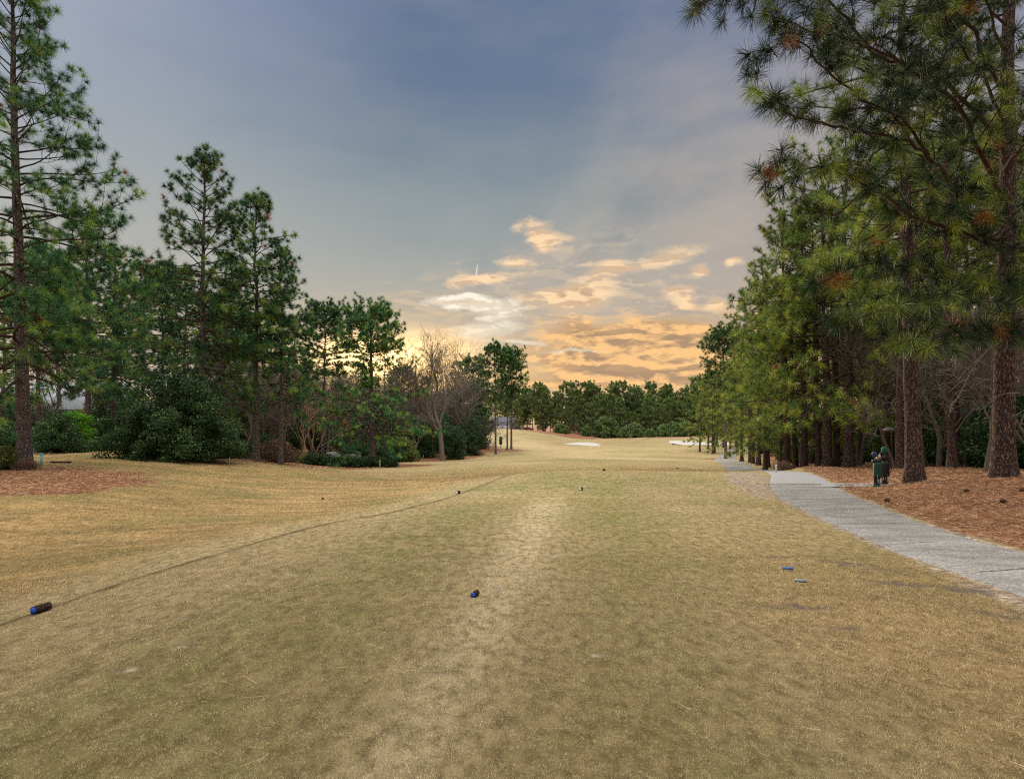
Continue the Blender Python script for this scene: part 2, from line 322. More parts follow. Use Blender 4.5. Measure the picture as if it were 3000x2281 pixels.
mneedO = needle_mat('overhanging_needles', (.006, .02, .005), (.026, .060, .010), (.30, .36, .045), .03)  # silhouette shade of the overhead tufts put into a near-black needle colour
mleafR = needle_mat('russet_dry_leaves', (.12, .07, .045), (.20, .125, .08), (.30, .20, .12), .2)

# ------------------------------------------------------------------ geometry
class Geo:
    def __init__(s): s.V = []; s.Q = []; s.T = []; s.n = 0; s.tint = []
    def add(s, v, q=None, t=None, tint=None):
        v = np.asarray(v, float)
        if q is not None and len(q): s.Q.append(np.asarray(q, np.int64) + s.n)
        if t is not None and len(t): s.T.append(np.asarray(t, np.int64) + s.n)
        s.V.append(v); s.n += len(v); s.tint.append(np.full(len(v), .5) if tint is None else np.broadcast_to(tint, (len(v),)))
    def tube(s, pts, rad, sides=6, cap=False, bump=0, rng=None):
        pts = np.asarray(pts, float); m = len(pts); rad = np.broadcast_to(rad, (m,)).astype(float)
        tg = np.gradient(pts, axis=0); tg /= np.linalg.norm(tg, axis=1)[:, None] + 1e-12
        avg = tg.mean(0); ref = np.array([1., 0, 0]) if abs(avg[0]) < .6 * np.linalg.norm(avg) + 1e-9 else np.array([0, 0, 1.])
        if abs(avg[2]) > .95: ref = np.array([1., 0, 0])
        a = np.cross(tg, ref); a /= np.linalg.norm(a, axis=1)[:, None] + 1e-12; b = np.cross(tg, a)
        an = np.arange(sides) / sides * 2 * np.pi
        R = rad[:, None] * np.ones((1, sides))
        if bump: R = R * (1 + bump * (rng.random((m, sides)) - .5))
        v = pts[:, None] + R[:, :, None] * (np.cos(an)[None, :, None] * a[:, None] + np.sin(an)[None, :, None] * b[:, None])
        i = np.arange(m - 1)[:, None] * sides; j = np.arange(sides)[None]; k = (j + 1) % sides
        q = np.stack([i + j, i + k, i + sides + k, i + sides + j], -1).reshape(-1, 4)
        v = v.reshape(-1, 3); t = None
        if cap:
            c0 = len(v); v = np.vstack([v, pts[:1], pts[-1:]]); jj = np.arange(sides); kk = (jj + 1) % sides
            t = np.vstack([np.stack([np.full(sides, c0), kk, jj], 1), np.stack([np.full(sides, c0 + 1), (m-1)*sides + jj, (m-1)*sides + kk], 1)])
        s.add(v, q, t)
    def lathe(s, prof, c=(0, 0, 0), sides=20, sx=1, sy=1, axis=None):
        prof = np.array(prof, float); an = np.arange(sides) / sides * 2 * np.pi; m = len(prof)
        v = np.stack([prof[:, 0:1] * np.cos(an) * sx, prof[:, 0:1] * np.sin(an) * sy, prof[:, 1:2] + 0 * an], -1).reshape(-1, 3)
        if axis is not None: v = v @ np.array(Matrix(axis)).T
        i = np.arange(m - 1)[:, None] * sides; j = np.arange(sides)[None]; k = (j + 1) % sides
        s.add(v + np.array(c), np.stack([i + j, i + k, i + sides + k, i + sides + j], -1).reshape(-1, 4))
    def box(s, c, d, rz=0, bev=0):
        c = np.array(c, float); d = np.array(d, float) / 2
        v = np.array([[x, y, z] for z in (-1, 1) for y in (-1, 1) for x in (-1, 1)], float) * d
        ca, sa = math.cos(rz), math.sin(rz); v = np.stack([v[:, 0] * ca - v[:, 1] * sa, v[:, 0] * sa + v[:, 1] * ca, v[:, 2]], 1)
        s.add(v + c, [[0, 2, 3, 1], [4, 5, 7, 6], [0, 1, 5, 4], [2, 6, 7, 3], [0, 4, 6, 2], [1, 3, 7, 5]])
def mesh(name, g, m, smooth=False, attrs=None):
    me = bpy.data.meshes.new(name); V = np.vstack(g.V) if g.V else np.zeros((0, 3))
    Q = np.vstack(g.Q) if g.Q else np.zeros((0, 4), np.int64); Tt = np.vstack(g.T) if g.T else np.zeros((0, 3), np.int64)
    me.vertices.add(len(V)); me.vertices.foreach_set('co', V.astype(np.float32).ravel())
    nl = len(Q) * 4 + len(Tt) * 3; me.loops.add(nl); me.loops.foreach_set('vertex_index', np.concatenate([Q.ravel(), Tt.ravel()]).astype(np.int32))
    me.polygons.add(len(Q) + len(Tt))
    ls = np.concatenate([np.arange(len(Q)) * 4, len(Q) * 4 + np.arange(len(Tt)) * 3]).astype(np.int32)
    me.polygons.foreach_set('loop_start', ls)
    if smooth: me.polygons.foreach_set('use_smooth', np.ones(len(ls), bool))
    tn = np.concatenate(g.tint).astype(np.float32) if g.tint else np.zeros(0, np.float32)
    a = me.attributes.new('tint', 'FLOAT', 'POINT'); a.data.foreach_set('value', tn)
    for k, v in (attrs or {}).items():
        a = me.attributes.new(k, 'FLOAT', 'POINT'); a.data.foreach_set('value', np.asarray(v, np.float32).ravel())
    me.update(calc_edges=True); me.materials.append(m); return me
def ob(name, me, parent=None, loc=None, kind=None, label=None, cat_=None, group=None, rot=None):
    o = bpy.data.objects.new(name, me); COL.objects.link(o)
    if parent: o.parent = parent
    if loc is not None: o.location = loc
    if rot is not None: o.rotation_euler = rot
    if kind: o['kind'] = kind
    if label: o['label'] = label
    if cat_: o['category'] = cat_
    if group: o['group'] = group
    return o
def thing(name, label, cat_, loc, group=None, rz=0, sc=1):
    o = ob(name, None, None, loc, None, label, cat_, group, (0, 0, rz)); o.empty_display_size = .3; o.scale = (sc, sc, sc) if not isinstance(sc, tuple) else sc; return o
def unit(v): v = np.asarray(v, float); return v / (np.linalg.norm(v, axis=-1, keepdims=True) + 1e-12)

# ------------------------------------------------------------------ ground sheet
yy = np.concatenate([[-9.5, -6, -3], np.linspace(-1, 2, 6)[:-1], np.geomspace(2.0 + 12, 300 + 12, 640) - 12, np.geomspace(312, 5000, 40)[1:]])
tt = np.concatenate([np.linspace(-2.6, -1.05, 50)[:-1], np.linspace(-1.05, 1.05, 760), np.linspace(1.05, 2.6, 50)[1:]])
YY, TT = np.meshgrid(yy, tt, indexing='ij'); XX = TT * (YY + 12) * 1.0
# keep resolution where the camera looks: columns fan out from 12 m behind it
ZZ = terr(XX, YY); MK = masks(XX, YY)
ZZ = ZZ + MK['straw'] * (fbm(XX * 3, YY * 3, 91) - .5) * .05 * (YY < 80)
carve = 1 - sstep(-.22, -.05, path_sd(XX, YY)); ZZ = ZZ - .07 * carve
for bk in (bunker1, bunker2): 
    d = sdpoly(XX, YY, bk); ZZ = ZZ - 1.3 * (1 - sstep(-1.2, .3, d)) + .35 * np.exp(-(np.maximum(d, 0) / 2.0) ** 2) * (YY > bk[:, 1].mean()) * (d > -.2)
# side spur of the path to the golf bags
spur = np.array([(10.6,20.9),(13.6,20.7),(13.6,21.9),(11.3,22.4)])
ZZ = ZZ - .05 * (1 - sstep(-.15, 0, sdpoly(XX, YY, spur)))
nr, nc = YY.shape; g = Geo(); idx = np.arange(nr * nc).reshape(nr, nc)
g.add(np.stack([XX, YY, ZZ], -1).reshape(-1, 3), np.stack([idx[:-1, :-1], idx[:-1, 1:], idx[1:, 1:], idx[1:, :-1]], -1).reshape(-1, 4))
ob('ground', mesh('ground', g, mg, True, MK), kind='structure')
# path
g = Geo(); ys = np.concatenate([np.linspace(-9, 30, 160), np.linspace(30, 135, 120)[1:]]); u = np.linspace(0, 1, 13)
l = np.interp(ys, PYs, PL); r = np.interp(ys, PYs, PR)
ker = np.ones(9) / 9
l = np.convolve(np.pad(l, 4, 'edge'), ker, 'valid'); r = np.convolve(np.pad(r, 4, 'edge'), ker, 'valid')
jl = (fbm(ys * 2.2, ys * 0 + 3, 5) - .5) * .14; jr = (fbm(ys * 2.2, ys * 0 + 9, 6) - .5) * .16
PX = (l + jl)[:, None] * (1 - u) + (r + jr)[:, None] * u; PYg = ys[:, None] + 0 * u
PZ = terr0(PX, PYg) + .012 - .03 * (2 * u - 1) ** 8
ii = np.arange(PX.size).reshape(PX.shape); Q = np.stack([ii[:-1, :-1], ii[:-1, 1:], ii[1:, 1:], ii[1:, :-1]], -1)
g.add(np.stack([PX, PYg, PZ], -1).reshape(-1, 3), Q.reshape(-1, 4))
po = ob('path', mesh('path', g, ma, True), kind='structure')
po.data.materials.append(mcon)
ci = (ys[:-1] > 22.0) & (ys[:-1] < 30); mi = np.repeat(ci, 12).astype(np.int32); po.data.polygons.foreach_set('material_index', mi)
g = Geo()
sx = np.linspace(0, 1, 14)
a, b, c, d = spur; top = d + (c - d) * sx[:, None]; bot = a + (b - a) * sx[:, None]
sp = (bot[:, None] * (1 - np.linspace(0, 1, 5))[None, :, None] + top[:, None] * np.linspace(0, 1, 5)[None, :, None])
zz = terr0(sp[..., 0], sp[..., 1]) + .018; ii = np.arange(zz.size).reshape(zz.shape)
g.add(np.concatenate([sp, zz[..., None]], -1).reshape(-1, 3), np.stack([ii[:-1, :-1], ii[1:, :-1], ii[1:, 1:], ii[:-1, 1:]], -1).reshape(-1, 4))
ob('path', mesh('path_spur', g, mcon, True), kind='structure')
# cracks and seams: thin ribbons on the path
g = Geo(); rng = np.random.default_rng(4)
def ribbon(p0, p1, w, wob):
    k = 40; t = np.linspace(0, 1, k); p = np.array(p0)[None] * (1 - t)[:, None] + np.array(p1)[None] * t[:, None]
    dv = unit(np.array(p1) - np.array(p0)); nv = np.array([-dv[1], dv[0]])
    p = p + nv * (np.cumsum(rng.normal(0, 1, k)) * wob)[:, None] * (1 - t)[:, None]
    ww = w * (.5 + rng.random(k)); z = terr0(p[:, 0], p[:, 1]) + .018
    a = np.column_stack([p + nv * ww[:, None], z]); b = np.column_stack([p - nv * ww[:, None], z]); i = np.arange(k - 1)
    g.add(np.vstack([a, b]), np.stack([i, i + 1, i + 1 + k, i + k], 1))
ribbon((6.15, 8.05), (8.0, 8.6), .010, .008); ribbon((8.75, 21.9), (11.6, 22.05), .03, .004); ribbon((8.3, 19.6), (9.6, 19.7), .012, .01); ribbon((6.4, 12.2), (8.5, 12.6), .007, .012); ribbon((5.9, 9.9), (7.2, 10.4), .006, .015); ribbon((7.3, 16.2), (9.5, 16.3), .008, .01)
ob('path_crack', mesh('path_crack', g, mcrack), kind='structure')
# bunker sand
for bk in (bunker1, bunker2):
    c = bk.mean(0); g = Geo(); R_ = np.linspace(0, 1, 10); v = []
    for q in R_: v.append(c + (bk - c) * q * 1.02)
    v = np.array(v); q_ = R_[:, None] + 0 * v[..., 0]
    tilt = (v[..., 1] - c[1]) * .045
    z = np.array(terr0(v[..., 0] * 0 + c[0], v[..., 0] * 0 + c[1])) - .62 + .55 * q_ ** 3 + tilt * 1.6
    k = len(bk); m_ = len(R_); i = np.arange(m_ - 1)[:, None] * k; j = np.arange(k)[None]; jj = (j + 1) % k
    g.add(np.concatenate([v, z[..., None]], -1).reshape(-1, 3), np.stack([i + j, i + jj, i + k + jj, i + k + j], -1).reshape(-1, 4))
    ob('bunker_sand', mesh('bunker_sand', g, msand, True), kind='structure')
# far road strip behind the fairway
g = Geo(); xs = np.linspace(44, 125, 60); y0_ = 232 - .12 * xs
for k_, w in ((0, 0), (1, 3.4)): pass
A0 = np.stack([xs, y0_, terr0(xs, y0_) + .35], 1); A1 = np.stack([xs, y0_ + 4, terr0(xs, y0_ + 4) + .6], 1); i = np.arange(59)
g.add(np.vstack([A0, A1]), np.stack([i, i + 1, i + 61, i + 60], 1)); ob('road', mesh('road', g, msand), kind='structure')

# ------------------------------------------------------------------ grass blades / straw needles (one mass each)
rng = np.random.default_rng(11)
def scatter_blades(N, y0, y1, powr, tmax, hlen, wmin, seed):
    rng = np.random.default_rng(seed)
    u = rng.random(N); a = 2 - powr
    Y = (y0 ** a + u * (y1 ** a - y0 ** a)) ** (1 / a); t = rng.uniform(-tmax, tmax, N); X = t * Y
    return X, Y, rng
def strands(X, Y, Z, rng, L, Wd, lift, tintv):
    N = len(X); az = rng.uniform(0, 2 * np.pi, N); el = rng.uniform(*lift, N)
    d = np.stack([np.cos(az) * np.cos(el), np.sin(az) * np.cos(el), np.sin(el)], 1) * L[:, None]
    w = np.stack([-np.sin(az), np.cos(az), rng.normal(0, .3, N)], 1) * Wd[:, None] * .5
    p = np.stack([X, Y, Z], 1); v = np.stack([p - w, p + w, p + d], 1).reshape(-1, 3)
    g = Geo(); g.add(v, None, np.arange(3 * N).reshape(N, 3), np.repeat(tintv, 3)); return g
XA, YA, r_ = scatter_blades(900000, 2.9, 9, 1.3, .98, 0, 0, 5); XB, YB, r_ = scatter_blades(600000, 9, 48, 1.75, .98, 0, 0, 15)
X = np.concatenate([XA, XB]); Y = np.concatenate([YA, YB])
M = masks(X, Y); keep = (r_.random(len(X)) < (1 - M['straw']) * (1 - .93 * M['dirt']) * (1 - .95 * np.maximum(M['scar'], .8 * M['lip']))) & (path_sd(X, Y) > -.02) & (sdpoly(X, Y, spur) > 0)
X, Y = X[keep], Y[keep]; M = {k: v[keep] for k, v in M.items()}
Z = terr(X, Y) - .004
cl = .75 * vnoise(X * 26, Y * 26, 77) + .25 * vnoise(X * 8, Y * 8, 78)
L = (.009 + .013 * r_.random(len(X))) * (1 + .7 * M['rough']) * (.5 + 1.0 * cl) * (1 + Y * .022); Wd = np.maximum(.0026, Y * .00062)
tv = np.clip(r_.random(len(X)) * .8 + .5 * (cl - .35), 0, 1)
g = strands(X, Y, Z, r_, L, Wd, (.12, 1.1), tv)
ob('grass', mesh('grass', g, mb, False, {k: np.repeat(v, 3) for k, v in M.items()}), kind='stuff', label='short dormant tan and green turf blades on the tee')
# straw needles, nearby beds
X, Y, r_ = scatter_blades(430000, 8, 60, 1.5, 1.0, 0, 0, 6)
M = masks(X, Y); keep = (r_.random(len(X)) < M['straw'] * (.55 + .45 * vnoise(X * 2, Y * 2, 8))) & (path_sd(X, Y) > -.06)
X, Y = X[keep], Y[keep]; Z = terr(X, Y) + .004 + .03 * fbm(X * 3, Y * 3, 91)
yl = r_.uniform(3, 24, 200); xl = yl * r_.uniform(-.85, .85, 200); ok = (path_sd(xl, yl) > .05); xl, yl = xl[ok], yl[ok]
X = np.concatenate([X, xl]); Z = np.concatenate([Z, terr(xl, yl) + .022]); Y = np.concatenate([Y, yl]); loose = np.arange(len(X)) >= len(X) - len(xl)
g = strands(X, Y, Z, r_, .14 + .16 * r_.random(len(X)), np.maximum(.004, Y * .0006) * np.where(loose, .5, 1), (-.05, .22), np.where(loose, .88 + .12 * r_.random(len(X)), r_.random(len(X))))
ob('pine_straw', mesh('pine_straw', g, ms), kind='stuff', label='fallen red brown pine straw covering the beds')

# ------------------------------------------------------------------ trees
class Tree:
    def __init__(s): s.wood = Geo(); s.limb = Geo(); s.tp = []; s.ta = []; s.ts = []
    def tuft(s, p, a, sz=1.): s.tp.append(p); s.ta.append(a); s.ts.append(sz)
def rot_side(t, ang, side, roll=0):
    up = np.array([0, 0, 1.]); sd = np.cross(t, up); nn = np.linalg.norm(sd); sd = sd / nn if nn > 1e-4 else np.array([1., 0, 0])
    up2 = np.cross(sd, t); sv = sd * math.cos(roll) + up2 * math.sin(roll)
    return unit(t * math.cos(ang) + sv * math.sin(ang) * side)
def interp_poly(pts, s):
    d = np.linalg.norm(np.diff(pts, axis=0), axis=1); c = np.concatenate([[0], np.cumsum(d)]); L = c[-1]
    x = np.array([np.interp(s * L, c, pts[:, k]) for k in range(3)]); i = min(np.searchsorted(c, s * L, 'right') - 1, len(d) - 1)
    return x, unit(pts[i + 1] - pts[i]), L
def grow(t, pts, r0, rng, spacing=.55, sublen=1.3, start=.3, upc=.3, tsz=1., sides=5, tw=True, r1=.008, mint=.006):
    pts = np.asarray(pts, float); m = len(pts); rad = r0 + (r1 - r0) * np.linspace(0, 1, m) ** .8
    t.limb.tube(pts, rad, sides)
    _, _, L = interp_poly(pts, 0); k = max(2, int(L * (1 - start) / spacing)); side = 1
    for i in range(k):
        sf = start + (1 - start) * (i + rng.random() * .7) / k; p, tg, _ = interp_poly(pts, min(sf, .985)); side = -side
        sl = sublen * (1.15 - .65 * sf) * rng.uniform(.55, 1.2)
        d = rot_side(tg, rng.uniform(.55, 1.1), side, rng.uniform(-.5, .9)); q = [p]; dd = d
        for j in range(4): dd = unit(dd + np.array([0, 0, upc * rng.uniform(.2, 1.1)]) + rng.normal(0, .13, 3)); q.append(q[-1] + dd * sl / 4)
        rr = max(mint, (r0 + (r1 - r0) * sf) * .5); t.limb.tube(q, np.linspace(rr, mint * .8, 5), 3)
        t.tuft(q[-1], dd, tsz * rng.uniform(.8, 1.15))
        if tw:
            nt = 1 + int(sl > .8) + int(sl > 1.5)
            for e in range(nt):
                p2 = np.array(q[1 + e % 3]); d2 = rot_side(unit(np.array(q[-1]) - p2), rng.uniform(.6, 1.1), rng.choice([-1, 1]), rng.uniform(-.4, 1.0))
                d2 = unit(d2 + np.array([0, 0, upc * .8])); e2 = p2 + d2 * rng.uniform(.2, .5) * max(sl, .6) * .8
                t.limb.tube([p2, (p2 + e2) / 2 - [0, 0, .02], e2], [mint * 1.1, mint, mint * .8], 3); t.tuft(e2, unit(d2 + [0, 0, .2]), tsz * rng.uniform(.75, 1.05))
    t.tuft(pts[-1], unit(pts[-1] - pts[-2]), tsz)
def needles(t, n_, L, w, rng, droop=.35, seg2=False, dead=.02, tshift=0):
    Pp = np.array(t.tp); Ax = unit(np.array(t.ta)); Sz = np.array(t.ts); N = len(Pp); g = Geo()
    tt_ = rng.random(N); tt_ = np.clip(tt_ ** 1.3 * .85 + tshift, 0, .88); tt_[rng.random(N) < dead] = 1.
    ref = unit(rng.normal(0, 1, (N, 3))); B1 = unit(np.cross(Ax, ref)); B2 = np.cross(Ax, B1)
    ph = rng.uniform(0, 2 * np.pi, (N, n_)); cs = rng.uniform(-.25, 1, (N, n_)); sn = np.sqrt(1 - cs ** 2)
    D = Ax[:, None] * cs[..., None] + B1[:, None] * (sn * np.cos(ph))[..., None] + B2[:, None] * (sn * np.sin(ph))[..., None]
    Ln = L * Sz[:, None] * rng.uniform(.65, 1.1, (N, n_))
    base_ = Pp[:, None] - Ax[:, None] * (rng.random((N, n_)) * .38 * L)[..., None]
    tip = base_ + D * Ln[..., None]; tip[..., 2] -= droop * Ln * (1 - np.abs(D[..., 2])) * rng.uniform(.3, 1.2, (N, n_))
    wv = unit(np.cross(D, unit(rng.normal(0, 1, (N, n_, 3))))) * w * .5
    tv = np.clip(tt_[:, None] + rng.normal(0, .09, (N, n_)), 0, .93); tv = np.where(tt_[:, None] > .95, .985, tv)
    if seg2:
        mid = base_ + D * (Ln * .55)[..., None]; mid[..., 2] -= droop * Ln * .12
        v = np.stack([base_ - wv * .7, base_ + wv * .7, mid + wv, mid - wv, tip], 2).reshape(-1, 3); i = np.arange(N * n_)[:, None] * 5
        g.add(v, i + np.array([[0, 1, 2, 3]]), i + np.array([[3, 2, 4]]), np.repeat(tv.ravel(), 5))
    else:
        v = np.stack([base_ - wv, base_ + wv, tip], 2).reshape(-1, 3); i = np.arange(N * n_)[:, None] * 3
        g.add(v, None, i + np.array([[0, 1, 2]]), np.repeat(tv.ravel(), 3))
    return g
def trunk_pts(H, rng, lean=(0, 0), wob=.12, k=26, curve=0):
    f = np.linspace(0, 1, k); ox = np.cumsum(rng.normal(0, wob / 5, k)); oy = np.cumsum(rng.normal(0, wob / 5, k)); ox -= ox[0]; oy -= oy[0]
    return np.stack([lean[0] * f * H + ox * f + curve * np.sin(f * np.pi) * H, lean[1] * f * H + oy * f, f * H], 1)
def trunk_geo(t, tp, r0, H, rng, sides=14, flare=.55, tipr=.03):
    f = np.linspace(0, 1, len(tp)); zf = tp[:, 2] - tp[0, 2]
    rad = r0 * (1 - .80 * f ** 1.05) * (1 + flare * np.exp(-zf / (1.3 * r0 + .15))) + tipr * (f > .9) * 0
    rad = np.maximum(rad, tipr); tp = tp.copy(); tp[0, 2] -= .35
    # extra rings low down for the root flare
    t.wood.tube(tp[:1].repeat(1, 0), rad[:1], sides) if False else None
    ex = np.interp(np.concatenate([[0, .012, .025, .04], f[2:]]), f, np.arange(len(f)))
    p2 = np.stack([np.interp(ex, np.arange(len(f)), tp[:, k]) for k in range(3)], 1); zf = p2[:, 2] - tp[0, 2] - .3
    f2 = np.interp(ex, np.arange(len(f)), f); r2 = np.maximum(r0 * (1 - .82 * f2 ** 1.05) * (1 + flare * np.exp(-np.maximum(zf, 0) / (1.1 * r0 + .1))), tipr)
    t.wood.tube(p2, r2, sides, bump=.07, rng=rng)
def pine(seed, H, r0, cb, prof, nb, lp=-5, hp=55, spacing=.6, subl=1.2, nd=(50, .32, .011), lean=(0, 0), wob=.2, start=.35, tsz=1., stubs=6, tw=True, mint=.007,
         droop=.35, seg2=False, curve=0, dead=.007, topb=0, azb=None, sides=14, upc=.3, jag=.3, tshift=0):
    rng = np.random.default_rng(seed); t = Tree(); tp = trunk_pts(H, rng, lean, wob, curve=curve); trunk_geo(t, tp, r0, H, rng, sides)
    fz = np.linspace(0, 1, len(tp)); az = rng.uniform(0, 6.28)
    for i in range(nb + topb):
        u = (i + rng.random()) / nb if i < nb else rng.uniform(.6, 1); f = cb + (1 - cb) * u ** .92; f = min(f, .985)
        az += 2.399 + rng.normal(0, .35); R = np.interp(f, [q[0] for q in prof], [q[1] for q in prof])
        if azb is not None: R *= 1 + azb[1] * math.cos(az - azb[0])
        L = R * rng.uniform(1 - jag, 1.08)
        if L < .25: L = .25
        pitch = math.radians(lp + (hp - lp) * u ** 1.3 + rng.normal(0, 11)); p = np.array([np.interp(f, fz, tp[:, k]) for k in range(3)])
        q = [p]; a2 = az; k = 7 if L > 1.5 else 4; Lr = L / max(.35, math.cos(pitch * .8))
        for j in range(k):
            e = j / k; a2 += rng.normal(0, .17); pitch += rng.normal(0, .07); pt = pitch + (-.22 * math.sin(e * 3.1) if lp < 0 and u < .5 else 0) + .75 * max(0, e - .55) * (1.2 - u)
            q.append(q[-1] + np.array([math.cos(a2) * math.cos(pt), math.sin(a2) * math.cos(pt), math.sin(pt)]) * Lr / k)
        grow(t, q, max(.014, .012 + .0105 * L), rng, spacing, subl * (.45 + .55 * min(1, L / 3)), start if L > 1.2 else .2, upc, tsz, 5, tw, mint * 1.3, mint)
    top = tp[-1]
    for e in range(4): t.tuft(top + rng.normal(0, .12, 3) - [0, 0, .12 * e], unit([rng.normal(0, .3), rng.normal(0, .3), 1]), tsz)
    for i in range(stubs):
        f = rng.uniform(.08, cb); az = rng.uniform(0, 6.28); p = np.array([np.interp(f, fz, tp[:, k]) for k in range(3)]); l_ = rng.uniform(.3, 1.6)
        e = p + np.array([math.cos(az), math.sin(az), rng.uniform(-.15, .3)]) * l_; t.wood.tube([p, (p + e) / 2 + [0, 0, .04], e], [.022, .016, .008], 4)
    c = needles(t, nd[0], nd[1], nd[2], rng, droop, seg2, dead, tshift)
    return t, c
class Kind:
    def __init__(s, name, t, crown, mw, ml, mc, H, crown_name='crown'):
        s.parts = []
        if t.wood.V: s.parts.append(('trunk', mesh(name + '_trunk', t.wood, mw, True)))
        if t.limb.V: s.parts.append(('branches' if t.wood.V else 'stem', mesh(name + '_branches', t.limb, ml, True)))
        if crown is not None and crown.V: s.parts.append((crown_name, mesh(name + '_crown', crown, mc, False)))
        s.H = H
    def place(s, name, x, y, H, label, cat_, group=None, rz=0, wide=1., dz=0, trunk_mat=None):
        k = H / s.H; o = thing(name, label, cat_, (x, y, T(x, y) + dz), group, rz, (k * wide, k * wide, k))
        for pn, me in s.parts: ob(pn, me, o)
        return o
def X_(px, Y): return (px - CX) / F * Y

cone = [(0, 5), (.3, 5.2), (.5, 4.2), (.7, 2.8), (.85, 1.6), (1, .3)]
K = {}
def mk(name, H, mats, **kw):
    t, c = pine(H=H, **kw); K[name] = Kind(name, t, c, *mats, H); return K[name]
MB = (mbarkL, mlimb, mneedB); MG = (mbark, mlimb, mneedG); MF = (mbarkF, mbarkF, mneedF)
# the tall pine at the edge of the left lawn
mk('tall_pine', 23.2, MB, seed=3, r0=.31, cb=.17, prof=[(.15, 6.2), (.3, 6.4), (.42, 5.6), (.55, 4.6), (.7, 3.4), (.85, 2.2), (.95, 1.5), (1, .8)], nb=118, lp=-7, hp=48, spacing=.4, subl=1.9, nd=(84, .42, .015), lean=(-.018, 0), wob=.12, start=.34, droop=.3, mint=.009, stubs=7, sides=18, dead=.008, tshift=.0, upc=.45)
mk('mid_pine_a', 20, MB, seed=12, r0=.25, cb=.30, prof=[(.3, 4.9), (.45, 5.0), (.6, 4.1), (.75, 3.0), (.9, 1.9), (1, .6)], nb=100, lp=-5, hp=45, spacing=.5, subl=1.4, nd=(66, .42, .022), mint=.011, droop=.28, wob=.25)
mk('mid_pine_b', 18, MB, seed=17, r0=.22, cb=.28, prof=[(.28, 4.2), (.5, 4.3), (.7, 3.1), (.88, 1.9), (1, .5)], nb=88, lp=-8, hp=42, spacing=.5, subl=1.35, nd=(64, .42, .023), mint=.011, droop=.28, wob=.3, jag=.45)
mk('mid_pine_c', 17, MB, seed=23, r0=.2, cb=.38, prof=[(.3, 3.6), (.5, 4.2), (.7, 3.3), (.88, 2.1), (1, .6)], nb=84, lp=-6, hp=45, spacing=.5, subl=1.35, nd=(66, .40, .023), mint=.011, wob=.35, jag=.4)
mk('round_pine_a', 17, MB, seed=31, r0=.2, cb=.56, prof=[(.5, 2.6), (.65, 3.9), (.8, 4.0), (.92, 3.0), (1, 1.3)], nb=74, topb=34, lp=0, hp=34, spacing=.5, subl=1.3, nd=(60, .42, .03), mint=.014, wob=.4, jag=.35)
mk('round_pine_b', 19, MB, seed=37, r0=.22, cb=.5, prof=[(.45, 2.2), (.6, 3.1), (.78, 3.3), (.92, 2.4), (1, 1.0)], nb=60, topb=26, lp=-2, hp=36, spacing=.5, subl=1.25, nd=(54, .46, .04), mint=.018, wob=.4, jag=.4)
mk('layer_pine', 17.5, MB, seed=41, r0=.36, cb=.17, prof=[(.15, 6.8), (.22, 8.6), (.40, 8.0), (.47, 5.6), (.51, .9), (.64, 1.4), (.7, 4.1), (.85, 4.1), (.94, 3.1), (1, 1.6)], nb=96, topb=60, lp=-10, hp=30, spacing=.5, subl=1.6, nd=(60, .42, .028), mint=.014, wob=.35, jag=.25, droop=.4, tshift=.06)
mk('low_pine_a', 16, MG, seed=43, r0=.24, cb=.17, prof=[(.15, 5.2), (.3, 6.0), (.5, 5.6), (.7, 4.6), (.88, 3.2), (1, 1.2)], nb=56, lp=-12, hp=46, spacing=.48, subl=1.45, nd=(62, .42, .017), mint=.010, droop=.5, jag=.72, wob=.3, tshift=.12)
mk('low_pine_b', 15, MG, seed=47, r0=.22, cb=.22, prof=[(.2, 4.6), (.35, 5.4), (.55, 5.0), (.75, 4.0), (.9, 2.6), (1, 1.0)], nb=52, lp=-10, hp=48, spacing=.48, subl=1.4, nd=(62, .42, .017), mint=.010, droop=.5, jag=.74, wob=.35, tshift=.16)
mk('tall_wood_pine_a', 20, MG, seed=53, r0=.25, cb=.42, prof=[(.4, 3.4), (.55, 4.2), (.75, 3.4), (.9, 2.2), (1, .7)], nb=50, lp=-6, hp=50, spacing=.5, subl=1.4, nd=(60, .42, .017), mint=.011, droop=.4, wob=.4, stubs=12, tshift=.06)
mk('tall_wood_pine_b', 21, MG, seed=59, r0=.23, cb=.5, prof=[(.45, 3.0), (.6, 3.8), (.8, 3.2), (.92, 2.0), (1, .7)], nb=46, lp=-4, hp=52, spacing=.5, subl=1.4, nd=(60, .42, .018), mint=.011, droop=.4, wob=.5, stubs=14, lean=(-.05, 0), tshift=.04)
mk('main_pine', 21, MG, seed=61, r0=.255, cb=.36, prof=[(.33, 4.5), (.5, 5.2), (.7, 4.3), (.88, 2.6), (1, .8)], nb=46, lp=-8, hp=50, spacing=.55, subl=1.4, nd=(90, .40, .008), mint=.009, droop=.5, wob=.2, stubs=9, sides=22, start=.3, lean=(-.035, 0), dead=.03, tshift=.05)
FARP = [(.45, 3.0), (.6, 4.4), (.78, 4.2), (.92, 2.8), (1, 1.0)]
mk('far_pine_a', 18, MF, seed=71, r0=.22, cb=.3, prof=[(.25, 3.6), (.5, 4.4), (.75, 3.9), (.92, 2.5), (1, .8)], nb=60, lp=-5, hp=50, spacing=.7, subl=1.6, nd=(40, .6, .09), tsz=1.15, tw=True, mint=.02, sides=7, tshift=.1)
mk('far_pine_b', 19, MF, seed=73, r0=.22, cb=.42, prof=FARP, nb=54, lp=0, hp=55, spacing=.7, subl=1.6, nd=(40, .6, .09), tsz=1.15, mint=.025, sides=7, tshift=.06)
